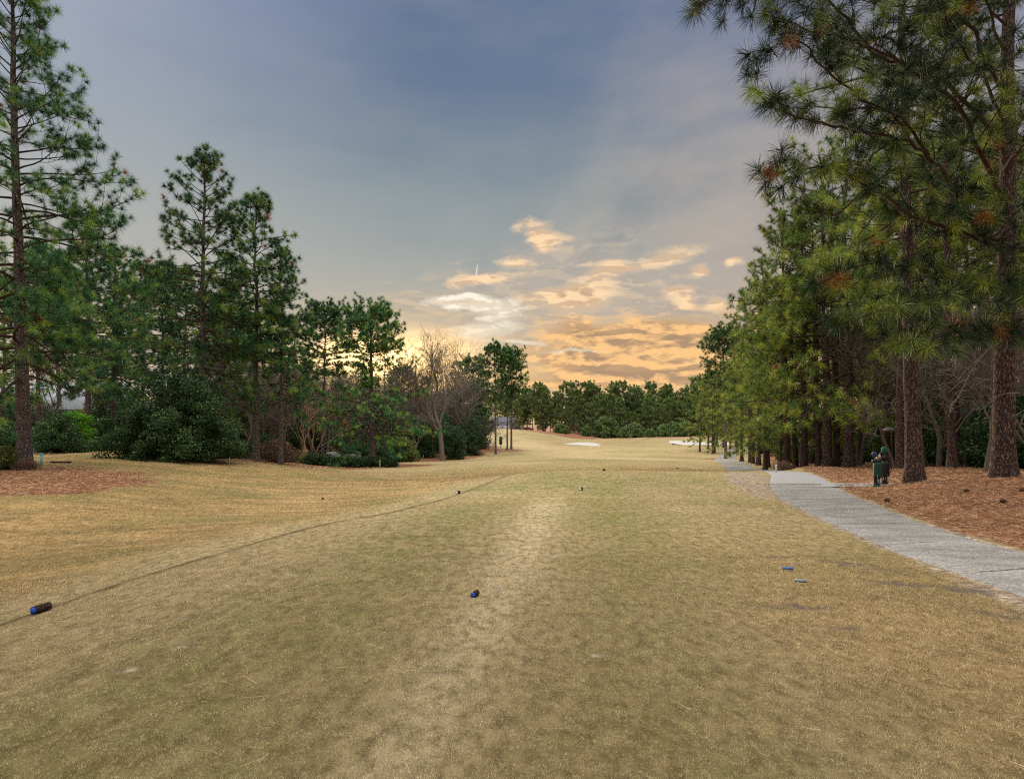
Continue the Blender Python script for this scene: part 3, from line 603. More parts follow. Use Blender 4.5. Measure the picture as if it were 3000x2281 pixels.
mk('far_pine_c', 14, MF, seed=79, r0=.2, cb=.12, prof=[(.1, 3.4), (.3, 4.2), (.6, 3.6), (.85, 2.2), (1, .5)], nb=60, lp=-8, hp=48, spacing=.7, subl=1.5, nd=(40, .6, .09), tsz=1.15, mint=.02, sides=7, tshift=.16)

# bare hardwoods
def bare(seed, H, r0, spread=.55, first=.28, gens=6, mr_=.012, ml=mbare, name='bare', multi=0, kids=3, fan=0):
    rng = np.random.default_rng(seed); t = Tree()
    def rec(p, d, L, r, dep):
        k = 4 if dep < 3 else 3; q = [p]; dd = d
        for j in range(k): dd = unit(dd + rng.normal(0, (.09 if dep or not fan else .02) + .03 * dep, 3) + [0, 0, .05 + .05 * bool(fan)]); q.append(q[-1] + dd * L / k)
        (t.wood if dep == 0 and not multi else t.limb).tube(q, np.linspace(r, max(mr_, r * (.72 if dep < 2 else .55)), k + 1), 10 if dep == 0 else (6 if dep < 3 else 3))
        if dep >= gens: return
        nk = kids if dep > 0 else (fan or kids + 1)
        for e in range(nk):
            s_ = 1 if e == 0 else rng.uniform(.45 if dep or not fan else .7, 1); i = min(k, max(1, int(round(s_ * k)))); p2 = q[i]
            a = rng.uniform(.2, .5) if e == 0 else rng.uniform(.4, .85) * (spread / .55); ax = unit(np.cross(dd, rng.normal(0, 1, 3)))
            nd_ = unit(dd * math.cos(a) + ax * math.sin(a) + [0, 0, .12]); rec(p2, nd_, L * rng.uniform(.62, .85), max(mr_, r * (.66 if e == 0 else .46)), dep + 1)
    if multi:
        for i in range(multi):
            a = i / multi * 6.28 + rng.random(); rec(np.array([math.cos(a) * .12, math.sin(a) * .12, -.1]), unit([math.cos(a) * .33, math.sin(a) * .33, 1]), H * .36, r0, 1)
    else: rec(np.array([0, 0, -.3]), np.array([0, 0, 1.]), H * first, r0, 0)
    allv = np.vstack(t.limb.V); hh = allv[:, 2].max(); K[name] = Kind(name, t, None, ml, ml, ml, hh); return K[name]
bare(6, 19, .38, .50, .36, 7, .0105, mbare, 'bare_big', kids=3, fan=7); bare(8, 15, .15, .4, .28, 6, .011, mbare, 'bare_mid'); bare(9, 11, .12, .5, .26, 6, .009, mbare2, 'bare_small')
bare(14, 9, .09, .7, .2, 6, .008, mbare2, 'bare_low'); bare(15, 6.5, .05, .38, .25, 5, .010, mmyrtle, 'myrtle', multi=7, kids=2)

# leafy bushes: leaves on many twig clumps inside an uneven envelope
def bush(name, seed, rx, ry, h, ncl, nlf, leaf, m, clr=.4, shape=.6, tsh=0, low=.05):
    rng = np.random.default_rng(seed); t = Tree(); cp = []
    while len(cp) < ncl:
        p = rng.uniform(-1, 1, 3); z = (p[2] + 1) / 2; r = np.hypot(p[0], p[1]); env = (1 - z ** (1 / max(shape, .05))) ** shape * (1 + .16 * math.sin(5 * math.atan2(p[1], p[0]) + z * 6 + seed) + .2 * math.sin(9 * math.atan2(p[1], p[0]) - z * 14 + seed))
        if z < .12: env *= .86
        if r < env and r > env * .45: cp.append([p[0] * rx, p[1] * ry, low + z * h])
    cp = np.array(cp); N = len(cp)
    for i in range(0, N, 3): t.limb.tube([[0, 0, 0], cp[i] * [.4, .4, .55], cp[i]], [.03, .02, .006], 3)
    off = rng.normal(0, 1, (N, nlf, 3)); off = unit(off) * rng.random((N, nlf, 1)) ** .5 * clr * np.array([1.15, 1.15, .7]); c = cp[:, None] + off; c[..., 2] = np.maximum(c[..., 2], .03)
    d = unit(off / clr + rng.normal(0, .6, (N, nlf, 3))) * leaf; w = unit(np.cross(d, rng.normal(0, 1, (N, nlf, 3)))) * leaf * .36
    v = np.stack([c - d * .5, c + w, c + d * .5, c - w], 2).reshape(-1, 3); i = np.arange(N * nlf)[:, None] * 4
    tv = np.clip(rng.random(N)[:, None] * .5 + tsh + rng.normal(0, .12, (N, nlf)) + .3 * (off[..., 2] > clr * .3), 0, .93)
    g = Geo(); g.add(v, i + np.array([[0, 1, 2, 3]]), None, np.repeat(tv.ravel(), 4)); K[name] = Kind(name, t, g, mlimb, mlimb, m, low + h, 'foliage'); return K[name]
bush('evergreen_mass', 2, 4.2, 3.5, 7.0, 620, 90, .15, mleafD, .5, .78, .08)
bush('small_cone', 4, 1.35, 1.3, 2.6, 200, 60, .09, mleafD, .3, .7, .05); bush('bright_bush', 6, .95, .9, 2.7, 150, 60, .10, mleafB, .3, .35, .25)
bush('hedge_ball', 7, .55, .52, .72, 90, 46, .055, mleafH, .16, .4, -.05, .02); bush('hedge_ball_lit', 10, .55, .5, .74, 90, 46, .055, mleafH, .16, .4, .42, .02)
bush('olive_bush', 13, 1.6, 1.5, 2.2, 170, 46, .13, mleafY, .4, .5, .05); bush('dark_shrub', 16, 1.7, 1.6, 2.4, 190, 50, .12, mleafD, .4, .5, 0)
bush('russet_bush', 19, 1.0, 1.0, 1.1, 110, 36, .08, mleafR, .3, .5, .2); bush('tall_evergreen', 20, 2.2, 2.1, 6.5, 330, 55, .15, mleafD, .5, .4, .05)
bush('far_shrub', 22, 2.4, 2.2, 3.2, 150, 36, .32, mneedF, .6, .5, .05)

rng = np.random.default_rng(99)
def tree(kind, px, Y, H, name, label, cat_, group=None, rz=None, wide=1., x=None, dz=0):
    return K[kind].place(name, X_(px, Y) if x is None else x, Y, H, label, cat_, group, rng.uniform(0, 6.28) if rz is None else rz, wide, dz)
# --- left
tree('tall_pine', 72, 28.7, 23.2, 'pine_tree', 'tallest pine, grey barked and open crowned, in the pine straw beside the pale blue pipe', 'tree', rz=.4)
tree('evergreen_mass', 512, 39.5, 6.7, 'evergreen_tree', 'broad dark evergreen with leaves down to the lawn, the densest low mass', 'tree', rz=.3)
tree('mid_pine_a', 590, 44, 21.6, 'pine_tree', 'tall pine rising behind the broad dark evergreen, with a pointed open top', 'tree', rz=1.2)
tree('mid_pine_b', 650, 52, 17, 'pine_tree', 'slim pine with a bare grey trunk just beyond the broad dark evergreen', 'tree')
tree('mid_pine_c', 752, 46.5, 19.6, 'pine_tree', 'leaning slim pine at the start of the clipped hedge, taller of the two there', 'tree', rz=2.2)
tree('mid_pine_b', 822, 46.5, 16.3, 'pine_tree', 'straight slim pine beside the first clipped shrub of the hedge', 'tree', rz=4.)
tree('round_pine_a', 945, 66, 16, 'pine_tree', 'pine with a mottled grey trunk behind the clipped hedge', 'tree', rz=1)
tree('layer_pine', 1090, 62.5, 15.6, 'pine_tree', 'round topped pine with layered low limbs at the end of the clipped hedge', 'tree', rz=.9)
tree('bare_big', 1296, 88, 20.0, 'bare_tree', 'large leafless hardwood with fan shaped crown standing on the lawn edge', 'tree', rz=2, wide=1.3)
tree('far_pine_b', 1458, 224, 11, 'pine_tree', 'pine half hiding the grey two garage house', 'tree'); tree('far_pine_c', 1512, 222, 10, 'pine_tree', 'bushy pine beside the cars of the grey house', 'tree')
tree('bare_mid', 1385, 108, 15.5, 'bare_tree', 'smaller leafless hardwood between the fan shaped one and the lone slender pine', 'tree')
tree('round_pine_b', 1452, 110, 19.2, 'pine_tree', 'lone slender pine standing on the lawn just before the twin pines', 'tree', rz=.5, wide=.9)
tree('round_pine_b', 1486, 116, 17.8, 'pine_tree', 'left-leaning one of the twin pines sharing a straw ring on the fairway', 'tree', rz=3, wide=.8)
tree('round_pine_a', 1498, 117, 18.2, 'pine_tree', 'straighter one of the twin pines sharing a straw ring on the fairway', 'tree', rz=5.2, wide=.95)
tree('bare_low', 1432, 118, 7, 'young_tree', 'thin dark young tree on the bank beside the lone slender pine', 'tree')
tree('myrtle', 912, 60, 7.4, 'myrtle_shrub', 'leafless tan multi-stemmed myrtle behind the clipped hedge', 'shrub')
tree('small_cone', 172, 43, 3.3, 'conical_shrub', 'dark green conical shrub beyond the pale blue pipe', 'shrub')
tree('bright_bush', 222, 45, 3.1, 'bright_shrub', 'bright lime green shrub behind the dark conical one', 'shrub')
tree('mid_pine_a', 258, 49, 19, 'pine_tree', 'pine with a stout grey trunk beside the bright lime green shrub', 'tree')
tree('bare_low', 40, 52, 7, 'bare_tree', 'leafless understorey tree beside the grey house', 'tree'); tree('bare_mid', 200, 60, 11, 'bare_tree', 'leafless tree with pale forked branches in front of the grey house', 'tree')
# round yew-like shrubs of the hedge
hx = [850, 878, 915, 938, 960, 983, 1003, 1030, 1055, 1080, 1112, 1140, 1160]
hedge_lbl = 'dark green clipped round shrub in the low hedge row'
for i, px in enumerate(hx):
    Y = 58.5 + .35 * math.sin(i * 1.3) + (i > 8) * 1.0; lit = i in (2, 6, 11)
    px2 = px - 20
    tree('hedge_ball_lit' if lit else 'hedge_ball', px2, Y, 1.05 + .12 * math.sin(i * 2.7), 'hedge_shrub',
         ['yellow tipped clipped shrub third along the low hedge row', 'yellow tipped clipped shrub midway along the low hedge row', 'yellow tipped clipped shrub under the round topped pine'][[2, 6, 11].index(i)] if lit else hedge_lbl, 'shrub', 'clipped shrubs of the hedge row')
tree('russet_bush', 800, 49, 1.9, 'dry_shrub', 'russet brown dry shrub between the two slim pines', 'shrub'); tree('dark_shrub', 700, 50, 1.6, 'low_shrub', 'low dark shrub behind the thin white stake by the evergreen', 'shrub')
# wood behind on the left: pines and bare trees
wl = 'pine in the wood behind the lawn and the clipped hedge'
spots = [(-60,55,19),(5,62,17),(110,58,19),(175,70,19),(330,52,17),(345,66,19),(420,60,18),(470,74,20),(540,62,18),(690,64,19),(735,78,19),(640,80,17),(795,74,18),(870,82,18),(905,96,18),(990,86,18),(1010,102,20),(1060,96,19),
         (1150,92,17),(1180,110,17),(1215,120,16),(1250,106,14),(1340,124,14),(1390,128,13),(1405,145,16),(1130,130,17),(1040,120,17)]
for i, (px, Y, H) in enumerate(spots):
    if px > 880: H = (1343 - 1105) / 1788 * Y * (1 + .07 * math.sin(i * 2.3))
    tree(['mid_pine_a', 'mid_pine_b', 'mid_pine_c', 'round_pine_a'][i % 4] if i % 5 else 'low_pine_b', px, Y, H, 'pine_tree', wl, 'tree', 'pines of the wood behind the lawn')
for i, px in enumerate(range(560, 1410, 34)):
    Y = 100 + 14 * ((i * 7) % 5) / 4 + (px > 1250) * 18; Ht = (1340 - 1165) / 1788 * Y * (1 + .12 * math.sin(i * 1.9))
    tree(['tall_evergreen', 'low_pine_b', 'tall_evergreen', 'bare_small'][i % 4], px, Y, Ht, ['evergreen_shrub', 'pine_tree', 'evergreen_shrub', 'bare_tree'][i % 4], 'dim tree closing the back of the wood behind the hedge', ['shrub', 'tree', 'shrub', 'tree'][i % 4], 'dim trees at the back of the wood')
wb = 'leafless grey brown tree in the wood behind the lawn'
for i, (px, Y, H) in enumerate([(370,56,11),(600,58,10),(665,60,12),(710,58,9),(780,62,12),(840,66,9),(880,72,12),(960,74,12),(1000,78,10),(1045,80,12),(1140,84,12),(1190,92,13),(1230,96,11),(1270,98,12),(1350,116,10),(1210,84,7),(1320,118,14),(745,68,11),(925,84,13),(1100,100,14)]):
    tree(['bare_mid', 'bare_small', 'bare_low'][i % 3], px, Y, H, 'bare_tree', wb, 'tree', 'bare trees of the wood behind the lawn')
for i, (k, px, Y, H, lb) in enumerate([('tall_evergreen',330,56,6,0),('dark_shrub',300,50,2.6,1),('tall_evergreen',1330,96,5.5,0),('tall_evergreen',1375,108,7,0),('tall_evergreen',1215,96,6.5,0),('tall_evergreen',1165,90,5,0),('dark_shrub',1130,76,3,1),('dark_shrub',1060,78,2.8,1),
      ('tall_evergreen',1010,92,6,0),('dark_shrub',780,60,2.4,1),('tall_evergreen',0,54,5,0),('dark_shrub',20,46,2.4,1),('tall_evergreen',100,62,5,0),('tall_evergreen',1395,122,7,0),('tall_evergreen',1290,112,7.5,0),('olive_bush',1170,78,3.2,2),('tall_evergreen',930,86,5.5,0),('tall_evergreen',690,72,5.5,0),('tall_evergreen',590,70,5.5,0),('tall_evergreen',840,80,6,0),('tall_evergreen',760,76,5,0),('tall_evergreen',1100,96,6.5,0)]):
    tree(k, px, Y, H, 'evergreen_shrub', ['tall dark evergreen shrub in the wood behind the lawn', 'low dark evergreen shrub at the foot of the wood', 'olive green shrub beyond the round topped pine'][lb], 'shrub', 'evergreen shrubs of the wood behind the lawn' if lb < 2 else None)

# --- far tree line
fl = 'pine in the dense tree line across the far end of the fairway'; r2 = np.random.default_rng(77)
row = []
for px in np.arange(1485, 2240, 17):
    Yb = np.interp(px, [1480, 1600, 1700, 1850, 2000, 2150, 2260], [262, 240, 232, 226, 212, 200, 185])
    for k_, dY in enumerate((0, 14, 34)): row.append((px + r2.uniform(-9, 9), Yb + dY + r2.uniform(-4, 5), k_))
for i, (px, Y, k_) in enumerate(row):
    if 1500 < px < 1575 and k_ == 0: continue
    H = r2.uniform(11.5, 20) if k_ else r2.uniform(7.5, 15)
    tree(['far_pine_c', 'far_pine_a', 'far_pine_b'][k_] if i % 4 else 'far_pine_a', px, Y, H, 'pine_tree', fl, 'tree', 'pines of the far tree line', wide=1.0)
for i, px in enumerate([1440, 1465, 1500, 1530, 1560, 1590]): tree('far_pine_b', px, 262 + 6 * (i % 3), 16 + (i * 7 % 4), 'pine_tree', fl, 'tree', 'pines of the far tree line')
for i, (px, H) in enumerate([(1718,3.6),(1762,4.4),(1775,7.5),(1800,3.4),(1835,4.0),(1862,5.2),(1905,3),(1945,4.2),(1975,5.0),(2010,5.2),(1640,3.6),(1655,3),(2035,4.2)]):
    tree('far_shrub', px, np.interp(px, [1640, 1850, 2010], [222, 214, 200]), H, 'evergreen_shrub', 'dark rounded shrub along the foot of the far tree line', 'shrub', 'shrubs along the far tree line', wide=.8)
# --- right side beyond the crest
for i, (px, Y, H, kd, lb) in enumerate([(2126,86,17.5,'round_pine_a','tall pine on its own straw ring where the path drops away'),(2093,108,14,'low_pine_a','bushy pine beside the sand bunker, foliage hanging almost to the ground'),
      (2088,104,15,'tall_wood_pine_b','thin dark pine standing close beside the bushy one near the bunker')]):
    tree(kd, px, Y, H, 'pine_tree', lb, 'tree')
for i, (px, Y, H) in enumerate([(2050,112,12),(2075,120,14),(2120,126,15),(2140,118,15),(2155,130,16),(2100,140,16),(2160,104,15)]):
    tree(['low_pine_b', 'tall_wood_pine_a', 'low_pine_a'][i % 3], px, Y, H, 'pine_tree', 'pine in the clump beyond the bend of the path', 'tree', 'pines beyond the bend of the path')
wr = 'pine in the row along the outer side of the path'
rowR = [(2173,66,12,'low_pine_a'),(2198,60,16,'tall_wood_pine_b'),(2206,56,11,'low_pine_b'),(2222,52,15.5,'tall_wood_pine_a'),(2242,45.5,11.5,'low_pine_b'),(2250,48,16,'tall_wood_pine_b'),(2290,42,12.5,'low_pine_a'),(2304,38.6,16,'tall_wood_pine_a'),(2330,39.5,12.5,'low_pine_b'),
        (2356,38,16.5,'tall_wood_pine_a'),(2398,37,16,'tall_wood_pine_b'),(2424,36,17,'low_pine_a'),(2450,38,17,'tall_wood_pine_a'),(2486,35,18.5,'low_pine_a')]
for i, (px, Y, H, kd) in enumerate(rowR): tree(kd, px, Y, H, 'pine_tree', wr, 'tree', 'pines in the row along the path')
tree('tall_wood_pine_a', 2638, 29.5, 19, 'pine_tree', 'grey trunked pine half hidden behind the thick pine by the golf bags', 'tree', wide=.9)
tree('tall_wood_pine_b', 2790, 26.5, 20, 'pine_tree', 'slim leaning pine on the straw mound, thinner of the crossing pair', 'tree', rz=0, wide=.8)
tree('tall_wood_pine_b', 2800, 30, 21, 'pine_tree', 'pine behind the slim leaning one, thicker of the crossing pair', 'tree', rz=.5)
tree('main_pine', 2680, 20.4, 21, 'pine_tree', 'thick plated pine trunk standing next to the two golf bags', 'tree', rz=0)
for i, (px, Y, H) in enumerate([(2520,44,18),(2560,50,19),(2600,42,18),(2545,60,19),(2640,52,20),(2700,40,19),(2740,48,20),(2840,38,20),(2900,44,20),(2960,36,20),(3040,42,20),(2380,54,17),(2440,58,18),(2330,62,17),(2290,72,17),(2480,70,19),(3100,34,20),(2860,56,20),(3000,60,20),(2680,66,20),(2250,90,16),(2200,92,16),(2580,78,20),(2780,74,20)]):
    tree(['tall_wood_pine_a', 'tall_wood_pine_b', 'low_pine_a'][i % 3], px, Y, H, 'pine_tree', 'pine deep in the shaded wood beyond the path and straw', 'tree', 'pines deep in the shaded wood')
for i, (px, Y, H) in enumerate([(2520,36,9),(2580,38,10),(2620,34,8),(2710,34,9),(2745,30,8),(2830,32,9),(2860,36,10),(2900,30,9),(2990,28,8),(2890,24,7),(3030,24,8),(2500,50,10),(2420,46,9),(2650,46,11),(2940,50,11),(2790,44,11),(2350,50,9)]):
    tree(['bare_small', 'bare_low', 'bare_mid'][i % 3], px, Y, H, 'bare_tree', 'leafless twiggy tree in the shaded wood beyond the straw', 'tree', 'bare trees in the shaded wood')
for i, (k, px, Y, H) in enumerate([('dark_shrub',2850,34,3.2),('dark_shrub',2900,36,3.4),('olive_bush',2760,40,2.8),('dark_shrub',2960,31,3.4),('dark_shrub',3010,29,3.2),('dark_shrub',2600,48,3),('olive_bush',2640,40,2.2),('olive_bush',2470,52,3),('dark_shrub',2540,56,3.4),('olive_bush',2400,56,3.2),('olive_bush',2350,58,3.4),('dark_shrub',2440,64,4),
      ('dark_shrub',2700,46,3.4),('tall_evergreen',2800,60,6),('tall_evergreen',2920,58,6.5),('tall_evergreen',2660,62,6),('tall_evergreen',2500,72,6),('tall_evergreen',2380,76,6),('tall_evergreen',3020,48,6),('tall_evergreen',2580,66,6),('tall_evergreen',2300,84,6),('tall_evergreen',2740,58,6),('tall_evergreen',2860,50,6),('dark_shrub',3080,26,3.5),('tall_evergreen',2440,90,7),('tall_evergreen',2230,100,6.5)]):
    tree(k, px, Y, H, 'evergreen_shrub', {'o': 'olive green shrub low in the shaded wood', 'd': 'dark rounded shrub low in the shaded wood', 't': 'tall dark evergreen shrub deep in the shaded wood'}[k[0]], 'shrub', 'shrubs in the shaded wood')
tree('russet_bush', 2296, 33, .5, 'dry_shrub', 'dry twiggy tuft beside the white stake at the crest of the path', 'shrub')

# --- the limbed pine whose branches hang over the view
rg = np.random.default_rng(202); t = Tree(); H = 22; bx, by = X_(2940, 17), 17.0; bz = T(bx, by); B0 = np.array([bx, by, bz])
tp = trunk_pts(H, rg, (.012, 0), .15); trunk_geo(t, tp, .265, H, rg, 22, flare=.45)
def limb(wp, r0, sp=.29, sl=1.35, st=.22, upc=.25, ts=1., r1=.012):
    pts = np.array([P(*q) for q in wp]) - B0; pts = cat(pts, 5); pts[1:-1] += rg.normal(0, .035, (len(pts) - 2, 3))
    grow(t, pts, r0 * .72, rg, sp, sl, st, upc, ts, 7, True, r1 * .8, .007)
fz_ = lambda z: (2940, HY - (z - CH) * F / 17.0, 17.0)
limb([fz_(8.3), (2880,470,15.6), (2793,300,14.6), (2640,185,13.8), (2500,120,13.4), (2376,90,13.2), (2240,40,13.0)], .10, sl=1.5)
limb([fz_(7.4), (2890,700,15.4), (2793,560,14.6), (2720,455,14.0), (2600,400,13.6), (2440,370,13.2), (2310,330,13), (2200,260,12.9)], .10, sl=1.5)
limb([(2720,455,14.0), (2640,350,13.6), (2520,290,13.2), (2420,200,13), (2330,120,13), (2250,150,12.8)], .055, sl=1.3)
limb([fz_(9.6), (2860,330,15.8), (2700,200,15), (2560,160,14.4), (2460,30,14), (2350,-60,13.8), (2200,-30,13.4), (2040,20,13.2)], .09, sl=1.3)
limb([fz_(6.8), (2840,690,15.2), (2700,640,14.4), (2560,560,13.8), (2420,500,13.4), (2300,500,13.2), (2240,540,13)], .075, sl=1.4)
limb([fz_(11.2), (2820,60,16), (2650,-40,15.4), (2450,-100,15), (2250,-80,14.6), (2120,-10,14.4)], .08)
limb([fz_(6.0), (2880,860,15), (2760,860,14.2), (2640,890,13.6), (2530,930,13.2), (2440,950,13)], .06, sl=1.2, upc=.12)
limb([fz_(5.3), (2900,960,14.8), (2800,970,13.8), (2700,990,13.2), (2620,1010,12.8)], .05, sl=1.1, upc=.05)
limb([fz_(6.2), (2840,840,15.6), (2740,800,15.2), (2620,770,14.8), (2480,790,14.4), (2380,840,14)], .055, sl=1.2, upc=.15)
limb([fz_(7.0), (3000,720,15.4), (3100,640,14.4), (3200,600,13.4)], .07); limb([fz_(9), (3010,400,15), (3080,250,14), (3180,150,13)], .08)
limb([fz_(5.6), (3010,900,15), (3100,900,14), (3200,880,13)], .05); limb([fz_(8.8), (2980,520,18), (2900,430,19.5), (2780,380,21)], .06)
limb([fz_(10.4), (2900,260,16), (2800,120,15), (2760,0,14.2), (2720,-120,13.6)], .07); limb([fz_(12.4), (2880,0,16), (2760,-120,15), (2620,-220,14.4)], .06)
for zf in np.linspace(12.5, 20.5, 22):
    a = rg.uniform(0, 6.28); L_ = np.interp(zf, [12, 21], [4.6, 1.2]); p0 = np.array([tp[int(zf / H * 25), 0], tp[int(zf / H * 25), 1], zf])
    q = [p0 + np.array([math.cos(a + .1 * j) * j / 6 * L_, math.sin(a + .1 * j) * j / 6 * L_, L_ * .06 * j ** 1.3]) for j in range(7)]; grow(t, q, .04, rg, .5, 1.2, .3, .3, 1., 5)
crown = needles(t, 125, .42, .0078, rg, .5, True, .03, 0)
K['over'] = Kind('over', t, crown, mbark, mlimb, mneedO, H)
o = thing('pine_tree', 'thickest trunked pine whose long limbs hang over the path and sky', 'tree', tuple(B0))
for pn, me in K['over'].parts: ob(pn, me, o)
# dead pale branch hanging from it
g = Geo(); wp = [(2950,1000,14.5),(2900,1020,14.2),(2850,1080,14),(2820,1140,13.9),(2790,1190,13.8),(2780,1215,13.8)]
g.tube(cat([P(*q) - B0 for q in wp], 4), np.linspace(.018, .005, 21), 6)
for a_, b_ in [((2870,1050,14.1),(2800,1120,13.6)),((2835,1110,13.9),(2780,1150,13.5)),((2800,1170,13.8),(2782,1200,13.6)),((2990,1150,13.6),(2900,1170,13.9))]:
    p0, p1 = P(*a_) - B0, P(*b_) - B0; g.tube([p0, (p0 + p1) / 2 + [0, 0, .06], p1], [.012, .009, .005], 5)
ob('dead_branch', mesh('dead_branch', g, mdead, True), o)

# ------------------------------------------------------------------ small things
def lm(name, g, m, parent=None, smooth=True, **k): return ob(name, mesh(name, g, m, smooth), parent, **k)
mgreen = simple('dark_green_nylon', (.008, .06, .034), .55, .25, 14, .4); mteal = simple('teal_knit', (.008, .13, .105), .6, .2, 20, .3); mblack = simple('black_nylon', (.012, .013, .018), .5, .3, 12, .4)
mnavy = simple('navy_headcover', (.03, .04, .12), .5, .3, 12, .5); mcream = simple('cream_leather', (.55, .47, .30), .5, .15, 12, .5); msteel = simple('club_steel', (.6, .6, .62), .25, .1, 20, .6, metal=1)
mwhite = simple('white_paint', (.78, .77, .74), .6, .08, 10, .3); mblue = simple('blue_paint', (.01, .085, .55), .45, .15, 30, .5); mpipe = simple('pale_blue_plastic', (.20, .55, .68), .5, .12, 9, .4)
mlog = bark('log_bark', (.10, .065, .06), (.22, .15, .13), (.02, .013, .012), 7); mplateb = simple('blue_plate_enamel', (.04, .11, .30), .6, .3, 30, .5); mplateg = simple('pale_plate_enamel', (.20, .23, .25), .6, .3, 30, .5)
def golf_bag(x, y, label, mbody, mpock, mcover, rz, H=.92, second=False):
    o = thing('golf_bag', label, 'golf bag', (x, y, T(x, y) + .0), 'golf bags beside the path', rz)
    g = Geo(); g.lathe([(0, .0), (.10, .0), (.115, .02), (.11, .07), (.095, .12), (.10, .3), (.115, .6), (.125, H - .08), (.135, H - .06), (.135, H), (.118, H + .005), (.11, H - .04), (0, H - .06)], sides=24, sy=.85); lm('body', g, mblack if not second else mbody, o)
    g = Geo(); g.lathe([(0, .30), (.10, .305), (.135, .33), (.142, .40), (.142, .72), (.135, .79), (.10, .82), (0, .825)], c=(0, -.055, 0) if not second else (.02, -.05, -.04), sides=24, sy=.8); lm('pocket', g, mpock, o)
    g = Geo(); g.lathe([(.128, H - .1), (.146, H - .1), (.15, H - .06), (.15, H - .01), (.14, H + .012), (.124, H + .012)], sides=24, sy=.87); lm('collar', g, mblack, o)
    g = Geo(); g.lathe([(0, -.0), (.118, 0), (.128, .015), (.125, .06), (.112, .075)], sides=20, sy=.9); lm('base', g, mteal if not second else mblack, o)
    g = Geo(); g.tube(cat([(.11, 0, .28), (.2, .02, .42), (.21, .02, .6), (.12, 0, .82)], 5), .016, 6); lm('strap', g, mblack, o)
    for sgn in (-1, 1):
        g = Geo(); g.tube([(sgn * .06, -.10, .80), (sgn * .085, -.14, .4), (sgn * .10, -.16, .03)], .008, 6, True); lm('stand_leg', g, msteel, o)
    g = Geo(); g.box((.03, -.118, .22), (.012, .012, .16)); g.box((-.03, -.116, .2), (.012, .012, .12)); lm('piping', g, mwhite, o)
    cl = [(-.07, 0, .30, mnavy, .05), (.0, .03, .26, mnavy, .042), (.06, -.02, .2, mcream if not second else mnavy, .035), (-.03, -.05, .13, mcream, .035)] if not second else [(0, 0, .36, mcover, .068), (.06, .03, .2, mblack, .035), (-.06, .02, .16, mblack, .03)]
    for cx, cy, up, mt, rr in cl:
        c_ = ob('club', None, o, (cx, cy, H - .06))
        g = Geo(); tx = cx * .6; g.tube([(0, 0, -.3), (tx * .4, 0, up * .5), (tx, 0, up)], .007, 6); lm('shaft', g, msteel, c_)
        g = Geo(); hl = up * .55; g.lathe([(0, up - hl), (rr * .75, up - hl), (rr, up - hl * .55), (rr * 1.02, up - .02), (rr * .7, up + .03), (0, up + .045)], c=(tx, 0, 0), sides=14, sx=1.15); lm('headcover', g, mt, c_)
    return o
golf_bag(X_(2568, 20.3), 20.3, 'front green golf bag with navy and cream headcovers at the end of the side pad', mblack, mgreen, mnavy, .2, .90)
golf_bag(X_(2590, 21.0), 21.0, 'black golf bag with one tall teal headcover behind the green bag', mblack, mblack, mteal, -.4, .95, True)
def log_marker(px, py, d, L, rz, mface, label, tilt=0, grp=None, lip=.72):
    x, y = G(px, py); o = thing('tee_marker', label, 'tee marker', (x, y, T(x, y) + d / 2 - .004), grp, rz)
    ax = [[0, 0, 1], [0, 1, 0], [-1, 0, 0]]; rz += 0
    g = Geo(); r = d / 2; g.lathe([(0, -L / 2), (r * .95, -L / 2), (r, -L * .3), (r * 1.03, 0), (r * .98, L * .35), (r * .97, L / 2), (lip * r * 1.1, L / 2)], sides=22, axis=ax); g.lathe([(r * .9, L / 2), (0, L / 2 - .001)], sides=22, axis=ax); lm('log', g, mlog, o)
    g = Geo(); g.lathe([(0, L / 2 + .003), (lip * r * 1.12, L / 2 + .003), (lip * r * 1.12, L / 2 - .001)], sides=28, axis=ax); lm('painted_end', g, mface, o); return o
log_marker(121, 1792, .088, .175, math.radians(-101), mblue, 'blue ended bark log lying on the grass lip at the edge of the tee')
log_marker(1392, 1746, .066, .12, math.radians(-108), mblue, 'small blue ended bark log in the middle of the mown tee')
log_marker(1342, 1446, .10, .18, math.radians(-110), mwhite, 'white ended log marker on the lip of the second tee')
log_marker(1702, 1436, .10, .18, math.radians(-110), mwhite, 'white ended log marker in the middle of the second tee')
mcone = simple('pine_cone', (.09, .045, .025), .9, .4, 40, .1, .8)
def cone_(px, py, s_, lb):
    x, y = G(px, py); g = Geo(); rg2 = np.random.default_rng(int(px)); pr = [(0, 0)]
    for k_ in range(9): e = (k_ + .5) / 9; rr = math.sin(min(1, e * 1.15) * math.pi) ** .6 * .5 + .12; pr += [(rr * 1.15, e - .03), (rr * .8, e + .03)]
    pr.append((0, 1.02)); g.lathe([(a_ * s_ * .9, (b_ - .5) * s_ * 1.5) for a_, b_ in pr], sides=12, axis=[[0, 0, 1], [0, 1, 0], [-1, 0, 0]])
    ob('pine_cone', mesh('pine_cone', g, mcone), None, (x, y, T(x, y) + s_ * .42), None, lb, 'pine cone', None, (0, 0, px))
cone_(945, 1462, .07, 'dark pine cone lying on the tan slope below the tee edge'); cone_(1769, 1379, .10, 'pine cone past the second tee white log marker'); cone_(1985, 1373, .11, 'pine cone alone on the turf nearer the path crest')
for i, (px, py) in enumerate([(2830, 1442), (2940, 1473), (2600, 1470), (2995, 1440)]): cone_(px, py, .10, ['pine cone on straw below the slim leaning pine', 'dark pine cone on straw below the thickest pine', 'pine cone on straw at the path edge near the bags', 'pine cone at the frame edge beside the thickest pine'][i])
